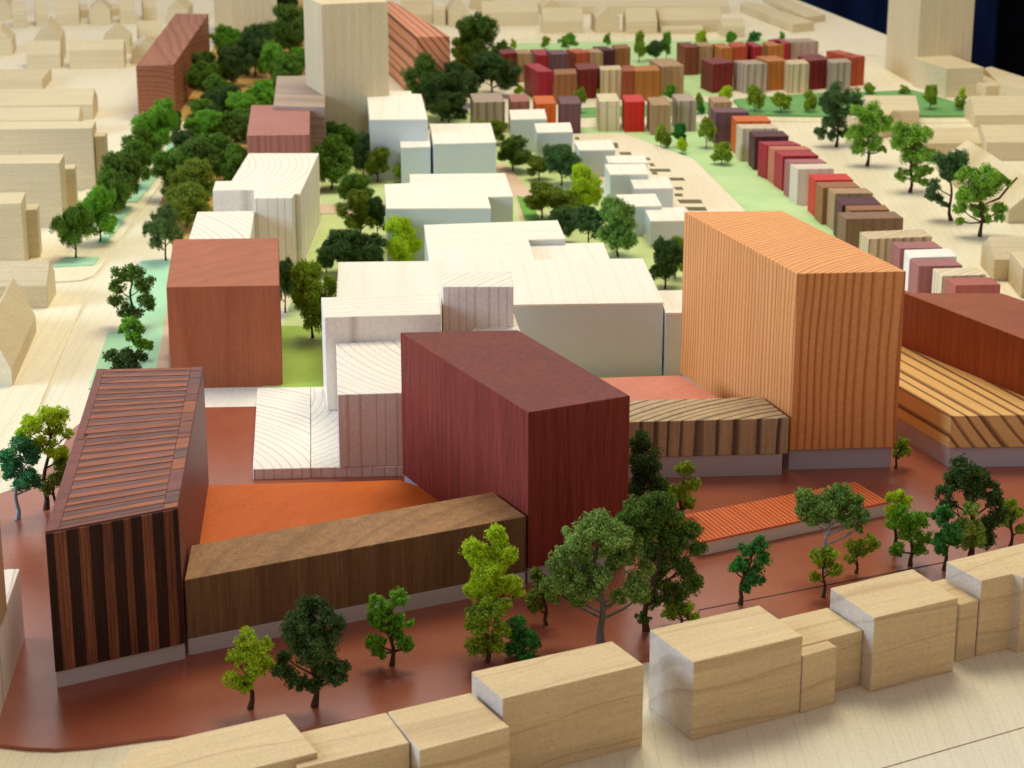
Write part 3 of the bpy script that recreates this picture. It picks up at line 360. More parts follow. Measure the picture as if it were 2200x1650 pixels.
{'name': 'townhouse_block', 'label': 'plain white townhouse near the lower end of the diagonal row', 'cat': 'townhouse', 'group': 'coloured townhouse blocks', 'pts': [(3.226, 17.105), (3.607, 17.148), (3.596, 17.392), (3.215, 17.348)], 'z0': 0.0, 'h': 0.355, 'mat': 'whitewood', 'axis': 'z'},
{'name': 'townhouse_block', 'label': 'mauve townhouse right in front of the plain white one', 'cat': 'townhouse', 'group': 'coloured townhouse blocks', 'pts': [(3.243, 16.846), (3.598, 16.867), (3.561, 17.082), (3.207, 17.061)], 'z0': 0.0, 'h': 0.355, 'mat': 'mauve', 'axis': 'z'},
{'name': 'townhouse_block', 'label': 'townhouse with white striped side, last but one of the diagonal row', 'cat': 'townhouse', 'group': 'coloured townhouse blocks', 'pts': [(3.375, 16.554), (3.734, 16.595), (3.702, 16.815), (3.343, 16.774)], 'z0': 0.0, 'h': 0.355, 'mat': 'palestripe2', 'axis': 'z'},
{'name': 'townhouse_block', 'label': 'brick pink townhouse, nearest of the diagonal row', 'cat': 'townhouse', 'group': 'coloured townhouse blocks', 'pts': [(3.43, 16.29), (3.785, 16.31), (3.753, 16.52), (3.398, 16.5)], 'z0': 0.0, 'h': 0.355, 'mat': 'brick', 'axis': 'z'},
{'name': 'townhouse_block', 'label': 'widest grey striped townhouse at the left end of the detached row', 'cat': 'townhouse', 'group': 'coloured townhouse blocks', 'pts': [(-0.415, 23.534), (-0.076, 23.586), (-0.126, 24.089), (-0.465, 24.037)], 'z0': 0.0, 'h': 0.355, 'mat': 'greystripe', 'axis': 'z'},
{'name': 'townhouse_block', 'label': 'rose townhouse second from left in the detached row', 'cat': 'townhouse', 'group': 'coloured townhouse blocks', 'pts': [(-0.01, 23.56), (0.193, 23.612), (0.162, 24.035), (-0.041, 23.983)], 'z0': 0.0, 'h': 0.355, 'mat': 'rose', 'axis': 'z'},
{'name': 'townhouse_block', 'label': 'orange townhouse in the detached row behind the small white buildings', 'cat': 'townhouse', 'group': 'coloured townhouse blocks', 'pts': [(0.257, 23.457), (0.48, 23.483), (0.454, 23.928), (0.231, 23.903)], 'z0': 0.0, 'h': 0.355, 'mat': 'orangeb', 'axis': 'z'},
{'name': 'townhouse_block', 'label': 'greyish purple townhouse right of the orange one in the detached row', 'cat': 'townhouse', 'group': 'coloured townhouse blocks', 'pts': [(0.52, 23.457), (0.748, 23.483), (0.736, 23.902), (0.508, 23.876)], 'z0': 0.0, 'h': 0.355, 'mat': 'purple', 'axis': 'z'},
{'name': 'townhouse_block', 'label': 'cream striped townhouse with white left side in the detached row', 'cat': 'townhouse', 'group': 'coloured townhouse blocks', 'pts': [(0.956, 23.637), (1.181, 23.663), (1.162, 24.115), (0.937, 24.089)], 'z0': 0.0, 'h': 0.345, 'mat': 'palestripe2', 'axis': 'z'},
{'name': 'townhouse_block', 'label': 'bright red townhouse of the detached row', 'cat': 'townhouse', 'group': 'coloured townhouse blocks', 'pts': [(1.234, 23.611), (1.454, 23.637), (1.437, 24.034), (1.217, 24.008)], 'z0': 0.0, 'h': 0.345, 'mat': 'red', 'axis': 'z'},
{'name': 'townhouse_block', 'label': 'tan townhouse right of the bright red one in the detached row', 'cat': 'townhouse', 'group': 'coloured townhouse blocks', 'pts': [(1.514, 23.455), (1.728, 23.481), (1.703, 23.925), (1.49, 23.9)], 'z0': 0.0, 'h': 0.34, 'mat': 'tan', 'axis': 'z'},
{'name': 'townhouse_block', 'label': 'grey townhouse with white left side in the detached row', 'cat': 'townhouse', 'group': 'coloured townhouse blocks', 'pts': [(1.815, 23.638), (2.02, 23.664), (1.982, 24.062), (1.776, 24.036)], 'z0': 0.0, 'h': 0.35, 'mat': 'greystripe', 'axis': 'z'},
{'name': 'townhouse_block', 'label': 'crimson townhouse at the left corner of the middle cluster', 'cat': 'townhouse', 'group': 'coloured townhouse blocks', 'pts': [(0.304, 25.371), (0.484, 25.401), (0.324, 25.918), (0.144, 25.888)], 'z0': 0.0, 'h': 0.355, 'mat': 'crimson', 'axis': 'z'},
{'name': 'townhouse_block', 'label': 'brown fronted townhouse between the crimson and the dark red ones', 'cat': 'townhouse', 'group': 'coloured townhouse blocks', 'pts': [(0.491, 25.193), (0.752, 25.252), (0.747, 25.58), (0.486, 25.521)], 'z0': 0.0, 'h': 0.355, 'mat': 'brown', 'axis': 'z'},
{'name': 'townhouse_block', 'label': 'dark red townhouse of the middle cluster', 'cat': 'townhouse', 'group': 'coloured townhouse blocks', 'pts': [(0.775, 25.491), (1.029, 25.582), (0.996, 25.979), (0.742, 25.888)], 'z0': 0.0, 'h': 0.355, 'mat': 'darkred', 'axis': 'z'},
{'name': 'townhouse_block', 'label': 'cream striped townhouse of the middle cluster', 'cat': 'townhouse', 'group': 'coloured townhouse blocks', 'pts': [(1.041, 25.461), (1.289, 25.521), (1.278, 25.794), (1.03, 25.734)], 'z0': 0.0, 'h': 0.355, 'mat': 'creamstripe', 'axis': 'z'},
{'name': 'townhouse_block', 'label': 'narrow russet townhouse between the cream striped and orange brown ones', 'cat': 'townhouse', 'group': 'coloured townhouse blocks', 'pts': [(1.294, 25.401), (1.437, 25.431), (1.438, 25.795), (1.295, 25.765)], 'z0': 0.0, 'h': 0.355, 'mat': 'russet2', 'axis': 'z'},
{'name': 'townhouse_block', 'label': 'orange brown townhouse of the middle cluster', 'cat': 'townhouse', 'group': 'coloured townhouse blocks', 'pts': [(1.441, 25.401), (1.739, 25.461), (1.713, 25.794), (1.415, 25.734)], 'z0': 0.0, 'h': 0.355, 'mat': 'orangebrown', 'axis': 'z'},
{'name': 'townhouse_block', 'label': 'tan townhouse with cream roof at the right corner of the middle cluster', 'cat': 'townhouse', 'group': 'coloured townhouse blocks', 'pts': [(1.76, 25.703), (2.04, 25.765), (1.932, 26.263), (1.652, 26.202)], 'z0': 0.0, 'h': 0.355, 'mat': 'tan', 'axis': 'z'},
{'name': 'townhouse_block', 'label': 'dark red townhouse half hidden by the big dark tree', 'cat': 'townhouse', 'group': 'coloured townhouse blocks', 'pts': [(-0.125, 26.556), (0.063, 26.654), (0.015, 26.95), (-0.172, 26.852)], 'z0': 0.0, 'h': 0.355, 'mat': 'darkred', 'axis': 'z'},
{'name': 'townhouse_block', 'label': 'tan townhouse right of the big dark tree in the back row', 'cat': 'townhouse', 'group': 'coloured townhouse blocks', 'pts': [(0.074, 26.588), (0.25, 26.621), (0.182, 26.884), (0.006, 26.852)], 'z0': 0.0, 'h': 0.355, 'mat': 'tan', 'axis': 'z'},
{'name': 'townhouse_block', 'label': 'crimson townhouse behind the crimson corner one', 'cat': 'townhouse', 'group': 'coloured townhouse blocks', 'pts': [(0.296, 26.633), (0.506, 26.633), (0.43, 27.03), (0.219, 27.03)], 'z0': 0.0, 'h': 0.33, 'mat': 'crimson', 'axis': 'z'},
{'name': 'townhouse_block', 'label': 'greyish purple townhouse standing above the brown fronted one', 'cat': 'townhouse', 'group': 'coloured townhouse blocks', 'pts': [(0.491, 26.438), (0.691, 26.502), (0.616, 26.797), (0.417, 26.732)], 'z0': 0.0, 'h': 0.37, 'mat': 'purple', 'axis': 'z'},
{'name': 'townhouse_block', 'label': 'red orange townhouse in the back row of the left cluster', 'cat': 'townhouse', 'group': 'coloured townhouse blocks', 'pts': [(0.785, 26.621), (0.963, 26.686), (0.844, 26.951), (0.666, 26.885)], 'z0': 0.0, 'h': 0.355, 'mat': 'redorange', 'axis': 'z'},
{'name': 'townhouse_block', 'label': 'tan striped townhouse right of the red orange one at the back', 'cat': 'townhouse', 'group': 'coloured townhouse blocks', 'pts': [(0.962, 26.654), (1.117, 26.686), (1.063, 26.951), (0.908, 26.918)], 'z0': 0.0, 'h': 0.355, 'mat': 'tan', 'axis': 'z'},
{'name': 'townhouse_block', 'label': 'dark plum townhouse at the back of the left cluster', 'cat': 'townhouse', 'group': 'coloured townhouse blocks', 'pts': [(1.121, 26.79), (1.271, 26.823), (1.149, 27.09), (0.999, 27.057)], 'z0': 0.0, 'h': 0.36, 'mat': 'darkpurple', 'axis': 'z'},
{'name': 'townhouse_block', 'label': 'brown townhouse ending the back row of the left cluster', 'cat': 'townhouse', 'group': 'coloured townhouse blocks', 'pts': [(1.283, 26.952), (1.47, 27.019), (1.43, 27.289), (1.243, 27.222)], 'z0': 0.0, 'h': 0.355, 'mat': 'brown', 'axis': 'z'},
{'name': 'townhouse_block', 'label': 'brown red townhouse at the left end of the right cluster back row', 'cat': 'townhouse', 'group': 'coloured townhouse blocks', 'pts': [(2.145, 27.019), (2.315, 27.053), (2.238, 27.427), (2.068, 27.394)], 'z0': 0.0, 'h': 0.355, 'mat': 'darkbrown', 'axis': 'z'},
{'name': 'townhouse_block', 'label': 'tan townhouse second in the right cluster back row', 'cat': 'townhouse', 'group': 'coloured townhouse blocks', 'pts': [(2.326, 27.12), (2.502, 27.154), (2.46, 27.428), (2.284, 27.394)], 'z0': 0.0, 'h': 0.355, 'mat': 'tan', 'axis': 'z'},
{'name': 'townhouse_block', 'label': 'orange townhouse of the right cluster back row', 'cat': 'townhouse', 'group': 'coloured townhouse blocks', 'pts': [(2.577, 26.952), (2.733, 27.019), (2.653, 27.358), (2.497, 27.29)], 'z0': 0.0, 'h': 0.355, 'mat': 'orangebrown', 'axis': 'z'},
{'name': 'townhouse_block', 'label': 'red orange townhouse of the right cluster back row', 'cat': 'townhouse', 'group': 'coloured townhouse blocks', 'pts': [(2.742, 27.053), (2.928, 27.12), (2.902, 27.461), (2.716, 27.394)], 'z0': 0.0, 'h': 0.355, 'mat': 'redorange', 'axis': 'z'},
{'name': 'townhouse_block', 'label': 'small crimson townhouse of the right cluster back row', 'cat': 'townhouse', 'group': 'coloured townhouse blocks', 'pts': [(3.013, 27.053), (3.113, 27.12), (3.026, 27.461), (2.926, 27.394)], 'z0': 0.0, 'h': 0.355, 'mat': 'crimson', 'axis': 'z'},
{'name': 'townhouse_block', 'label': 'orange brown townhouse right of the small crimson one', 'cat': 'townhouse', 'group': 'coloured townhouse blocks', 'pts': [(3.194, 27.12), (3.397, 27.222), (3.349, 27.53), (3.146, 27.428)], 'z0': 0.0, 'h': 0.355, 'mat': 'orangebrown', 'axis': 'z'},
{'name': 'townhouse_block', 'label': 'dark red townhouse near the end of the right cluster back row', 'cat': 'townhouse', 'group': 'coloured townhouse blocks', 'pts': [(3.343, 27.256), (3.489, 27.359), (3.382, 27.705), (3.236, 27.602)], 'z0': 0.0, 'h': 0.355, 'mat': 'crimson', 'axis': 'z'},
{'name': 'townhouse_block', 'label': 'wide grey townhouse ending the right cluster back row', 'cat': 'townhouse', 'group': 'coloured townhouse blocks', 'pts': [(3.505, 27.394), (3.858, 27.463), (3.764, 27.707), (3.41, 27.637)], 'z0': 0.0, 'h': 0.355, 'mat': 'greywood', 'axis': 'z'},
{'name': 'townhouse_block', 'label': 'crimson sided townhouse with dark front heading the right cluster', 'cat': 'townhouse', 'group': 'coloured townhouse blocks', 'pts': [(2.389, 25.857), (2.645, 25.982), (2.529, 26.326), (2.274, 26.202)], 'z0': 0.0, 'h': 0.355, 'mat': 'darkred', 'axis': 'z'},
{'name': 'townhouse_block', 'label': 'pale sided grey fronted townhouse of the right cluster', 'cat': 'townhouse', 'group': 'coloured townhouse blocks', 'pts': [(2.776, 25.857), (3.043, 25.919), (2.924, 26.169), (2.657, 26.107)], 'z0': 0.0, 'h': 0.355, 'mat': 'greystripe', 'axis': 'z'},
{'name': 'townhouse_block', 'label': 'orange brown townhouse in the middle of the right cluster front', 'cat': 'townhouse', 'group': 'coloured townhouse blocks', 'pts': [(3.063, 26.044), (3.31, 26.107), (3.202, 26.457), (2.955, 26.394)], 'z0': 0.0, 'h': 0.355, 'mat': 'orangebrown', 'axis': 'z'},
{'name': 'townhouse_block', 'label': 'cream townhouse between the orange brown and dark red ones at right', 'cat': 'townhouse', 'group': 'coloured townhouse blocks', 'pts': [(3.285, 25.857), (3.542, 25.919), (3.52, 26.201), (3.263, 26.139)], 'z0': 0.0, 'h': 0.355, 'mat': 'creamstripe', 'axis': 'z'},
{'name': 'townhouse_block', 'label': 'dark red townhouse in the right cluster front row', 'cat': 'townhouse', 'group': 'coloured townhouse blocks', 'pts': [(3.562, 26.076), (3.836, 26.202), (3.744, 26.585), (3.47, 26.458)], 'z0': 0.0, 'h': 0.355, 'mat': 'darkred', 'axis': 'z'},
{'name': 'townhouse_block', 'label': 'narrow grey townhouse before the salmon one', 'cat': 'townhouse', 'group': 'coloured townhouse blocks', 'pts': [(3.802, 25.951), (4.055, 26.013), (4.039, 26.265), (3.786, 26.202)], 'z0': 0.0, 'h': 0.355, 'mat': 'greystripe', 'axis': 'z'},
{'name': 'townhouse_block', 'label': 'long salmon townhouse with a dark notch in its roof at the right end', 'cat': 'townhouse', 'group': 'coloured townhouse blocks', 'pts': [(4.118, 26.33), (4.28, 26.394), (4.021, 26.85), (3.86, 26.785)], 'z0': 0.0, 'h': 0.355, 'mat': 'redorange', 'axis': 'z', 'hole': True},
]
HOUSES = [
{'label': 'small gabled house at the top left, leftmost of the back row of three', 'a': (-7.005, 30.683), 'b': (-6.818, 30.723), 'n': (-0.209, 0.978), 'wh': 0.189, 'rh': 0.339, 'depth': 0.34, 'ridge': 'x'},
{'label': 'small gabled house second from left in the back row at the top left', 'a': (-6.705, 30.844), 'b': (-6.543, 30.885), 'n': (-0.242, 0.97), 'wh': 0.164, 'rh': 0.328, 'depth': 0.34, 'ridge': 'x'},
{'label': 'wider gabled house right of the two small ones at the top left', 'a': (-6.438, 30.885), 'b': (-6.11, 30.926), 'n': (-0.123, 0.992), 'wh': 0.164, 'rh': 0.33, 'depth': 0.4, 'ridge': 'x'},
{'label': 'gable fronted house at the top left with its pointed end to the viewer', 'a': (-5.959, 30.926), 'b': (-5.67, 30.966), 'n': (-0.14, 0.99), 'wh': 0.203, 'rh': 0.351, 'depth': 0.5, 'ridge': 'y'},
{'label': 'narrow tall house just right of the pointed gable at the top left', 'a': (-5.559, 31.048), 'b': (-5.348, 31.089), 'n': (-0.191, 0.982), 'wh': 0.171, 'rh': 0.336, 'depth': 0.35, 'ridge': 'x'},
{'label': 'small yellow roofed house above the russet block', 'a': (-5.268, 31.337), 'b': (-5.088, 31.379), 'n': (-0.226, 0.974), 'wh': 0.186, 'rh': 0.306, 'depth': 0.35, 'ridge': 'x'},
{'label': 'grey gable end house touching the top of the russet block', 'a': (-4.892, 31.089), 'b': (-4.594, 31.089), 'n': (-0.0, 1.0), 'wh': 0.198, 'rh': 0.323, 'depth': 0.5, 'ridge': 'y'},
{'label': 'gable end house cut by the left edge near the top', 'a': (-6.806, 28.446), 'b': (-6.522, 28.48), 'n': (-0.121, 0.993), 'wh': 0.195, 'rh': 0.362, 'depth': 0.5, 'ridge': 'y'},
{'label': 'small house with bright front roof below the top left row', 'a': (-6.134, 27.504), 'b': (-5.711, 27.537), 'n': (-0.077, 0.997), 'wh': 0.177, 'rh': 0.335, 'depth': 0.3, 'ridge': 'x'},
{'label': 'tall gable house right behind the small bright roofed house', 'a': (-6.124, 27.967), 'b': (-5.784, 28.001), 'n': (-0.098, 0.995), 'wh': 0.305, 'rh': 0.517, 'depth': 0.55, 'ridge': 'y'},
{'label': 'long gabled house left of the russet block', 'a': (-5.586, 27.472), 'b': (-4.904, 27.537), 'n': (-0.095, 0.995), 'wh': 0.236, 'rh': 0.341, 'depth': 0.36, 'ridge': 'x'},
{'label': 'brown gable house behind the long gabled house', 'a': (-5.354, 28.55), 'b': (-5.006, 28.585), 'n': (-0.1, 0.995), 'wh': 0.195, 'rh': 0.345, 'depth': 0.5, 'ridge': 'y'},
{'label': 'pale gabled house behind the top of the russet block at its left', 'a': (-4.959, 29.048), 'b': (-4.647, 29.12), 'n': (-0.226, 0.974), 'wh': 0.155, 'rh': 0.328, 'depth': 0.4, 'ridge': 'x'},
{'label': 'gable end house squeezed against the left of the russet block', 'a': (-4.858, 27.834), 'b': (-4.499, 27.9), 'n': (-0.183, 0.983), 'wh': 0.155, 'rh': 0.334, 'depth': 0.4, 'ridge': 'y'},
{'label': 'dark gable end house in the top left corner', 'a': (-7.46, 31.337), 'b': (-7.169, 31.379), 'n': (-0.142, 0.99), 'wh': 0.199, 'rh': 0.368, 'depth': 0.5, 'ridge': 'y'},
{'label': 'little brown house between the wide house and the pointed gable', 'a': (-6.228, 31.589), 'b': (-6.102, 31.632), 'n': (-0.318, 0.948), 'wh': 0.107, 'rh': 0.179, 'depth': 0.3, 'ridge': 'x'},
{'label': 'little brown house right of the pointed gable end', 'a': (-5.801, 31.76), 'b': (-5.687, 31.803), 'n': (-0.351, 0.936), 'wh': 0.094, 'rh': 0.153, 'depth': 0.3, 'ridge': 'x'},
{'label': 'longer low roofed beige house below the russet block level at the left', 'a': (-6.168, 24.235), 'b': (-4.718, 24.338), 'n': (-0.071, 0.997), 'wh': 0.174, 'rh': 0.311, 'depth': 0.5, 'ridge': 'x'},
{'label': 'beige house with low sloping roof tucked before the longest left block', 'a': (-5.939, 23.271), 'b': (-4.684, 23.342), 'n': (-0.057, 0.998), 'wh': 0.209, 'rh': 0.31, 'depth': 0.36, 'ridge': 'x'},
{'label': 'gabled house at the left edge beside the narrow groove', 'a': (-4.432, 16.786), 'b': (-3.718, 16.826), 'n': (-0.055, 0.998), 'wh': 0.197, 'rh': 0.347, 'depth': 0.45, 'ridge': 'x'},
{'label': 'large gabled house at the left edge with a grey end and one long beige slope', 'a': (-3.928, 15.082), 'b': (-3.576, 14.859), 'n': (-0.078, 0.997), 'wh': 0.14, 'rh': 0.42, 'depth': 1.338, 'ridge': 'y'},
{'label': 'gabled house behind the orange banded block', 'a': (-1.587, 31.089), 'b': (-1.124, 31.089), 'n': (-0.0, 1.0), 'wh': 0.132, 'rh': 0.299, 'depth': 0.4, 'ridge': 'x'},
{'label': 'house with white side and brown gable end left of the olive tree top', 'a': (-0.884, 30.764), 'b': (-0.603, 30.804), 'n': (-0.142, 0.99), 'wh': 0.196, 'rh': 0.414, 'depth': 0.5, 'ridge': 'y'},
{'label': 'small white cube house attached to the brown gable end', 'a': (-1.097, 30.885), 'b': (-0.939, 30.885), 'n': (-0.0, 1.0), 'wh': 0.229, 'rh': 0.253, 'depth': 0.2, 'ridge': 'x'},
{'label': 'long gabled house right of the olive tree top', 'a': (-0.426, 30.844), 'b': (0.374, 30.885), 'n': (-0.051, 0.999), 'wh': 0.19, 'rh': 0.319, 'depth': 0.45, 'ridge': 'x'},
{'label': 'gabled house with white end wall standing before the long back row', 'a': (0.424, 30.132), 'b': (0.983, 30.171), 'n': (-0.069, 0.998), 'wh': 0.18, 'rh': 0.339, 'depth': 0.42, 'ridge': 'x'},
{'label': 'gable end house with white left slope in the top middle', 'a': (1.163, 30.171), 'b': (1.486, 30.21), 'n': (-0.119, 0.993), 'wh': 0.225, 'rh': 0.381, 'depth': 0.5, 'ridge': 'y'},
{'label': 'gabled house left of the white party wall in the top middle', 'a': (1.577, 30.093), 'b': (2.002, 30.132), 'n': (-0.091, 0.996), 'wh': 0.186, 'rh': 0.34, 'depth': 0.4, 'ridge': 'x'},
{'label': 'long gabled house right of the white party wall', 'a': (2.042, 30.249), 'b': (2.922, 30.366), 'n': (-0.132, 0.991), 'wh': 0.174, 'rh': 0.316, 'depth': 0.4, 'ridge': 'x'},
{'label': 'low lean-to in front of the long gabled house at the top', 'a': (2.068, 30.055), 'b': (2.638, 30.132), 'n': (-0.134, 0.991), 'wh': 0.083, 'rh': 0.112, 'depth': 0.2, 'ridge': 'x'},
{'label': 'small house with white end at the right of the top row', 'a': (2.87, 29.863), 'b': (3.185, 29.901), 'n': (-0.12, 0.993), 'wh': 0.146, 'rh': 0.243, 'depth': 0.3, 'ridge': 'x'},
{'label': 'very long flat house behind the whole top row', 'a': (0.542, 31.932), 'b': (3.168, 32.018), 'n': (-0.033, 0.999), 'wh': 0.108, 'rh': 0.159, 'depth': 0.4, 'ridge': 'x'},
{'label': 'small dark gable peeking over the white end house', 'a': (0.438, 31.717), 'b': (0.708, 31.76), 'n': (-0.156, 0.988), 'wh': 0.134, 'rh': 0.245, 'depth': 0.4, 'ridge': 'y'},
{'label': 'gable end house at the very top above the white ground', 'a': (-0.618, 32.369), 'b': (-0.275, 32.369), 'n': (-0.0, 1.0), 'wh': 0.123, 'rh': 0.219, 'depth': 0.5, 'ridge': 'y'},
{'label': 'gabled house behind the dark leaved tree on the right', 'a': (3.956, 24.057), 'b': (4.537, 24.057), 'n': (-0.0, 1.0), 'wh': 0.158, 'rh': 0.277, 'depth': 0.55, 'ridge': 'x'},
{'label': 'white sloped small house hidden behind the green tree on the right', 'a': (3.995, 23.295), 'b': (4.289, 23.633), 'n': (-0.755, 0.656), 'wh': 0.189, 'rh': 0.287, 'depth': 0.5, 'ridge': 'y'},
{'label': 'big gabled house with white end wall at the right edge', 'a': (5.13, 23.931), 'b': (6.205, 23.956), 'n': (-0.023, 1.0), 'wh': 0.136, 'rh': 0.296, 'depth': 0.55, 'ridge': 'x'},
{'label': 'gabled house under the white end walled one at the right edge', 'a': (4.903, 22.221), 'b': (5.796, 22.265), 'n': (-0.049, 0.999), 'wh': 0.196, 'rh': 0.324, 'depth': 0.55, 'ridge': 'x'},
{'label': 'low gabled house left of the darker seam behind the green trees', 'a': (4.322, 22.398), 'b': (4.924, 22.42), 'n': (-0.037, 0.999), 'wh': 0.148, 'rh': 0.263, 'depth': 0.5, 'ridge': 'x'},
{'label': 'gabled house with lavender end wall above the last townhouses', 'a': (4.037, 17.675), 'b': (4.805, 17.689), 'n': (-0.019, 1.0), 'wh': 0.182, 'rh': 0.317, 'depth': 0.5, 'ridge': 'x'},
{'label': 'white walled block at the right edge above the mahogany block', 'a': (4.153, 17.159), 'b': (4.674, 17.159), 'n': (-0.0, 1.0), 'wh': 0.256, 'rh': 0.266, 'depth': 0.5, 'ridge': 'x'},
{'label': 'long diagonal house with a large pale roof slope behind the two nearest trees', 'a': (4.574, 19.613), 'b': (5.119, 19.648), 'n': (-0.138, 0.99), 'wh': 0.13, 'rh': 0.36, 'depth': 2.004, 'ridge': 'y'},
]
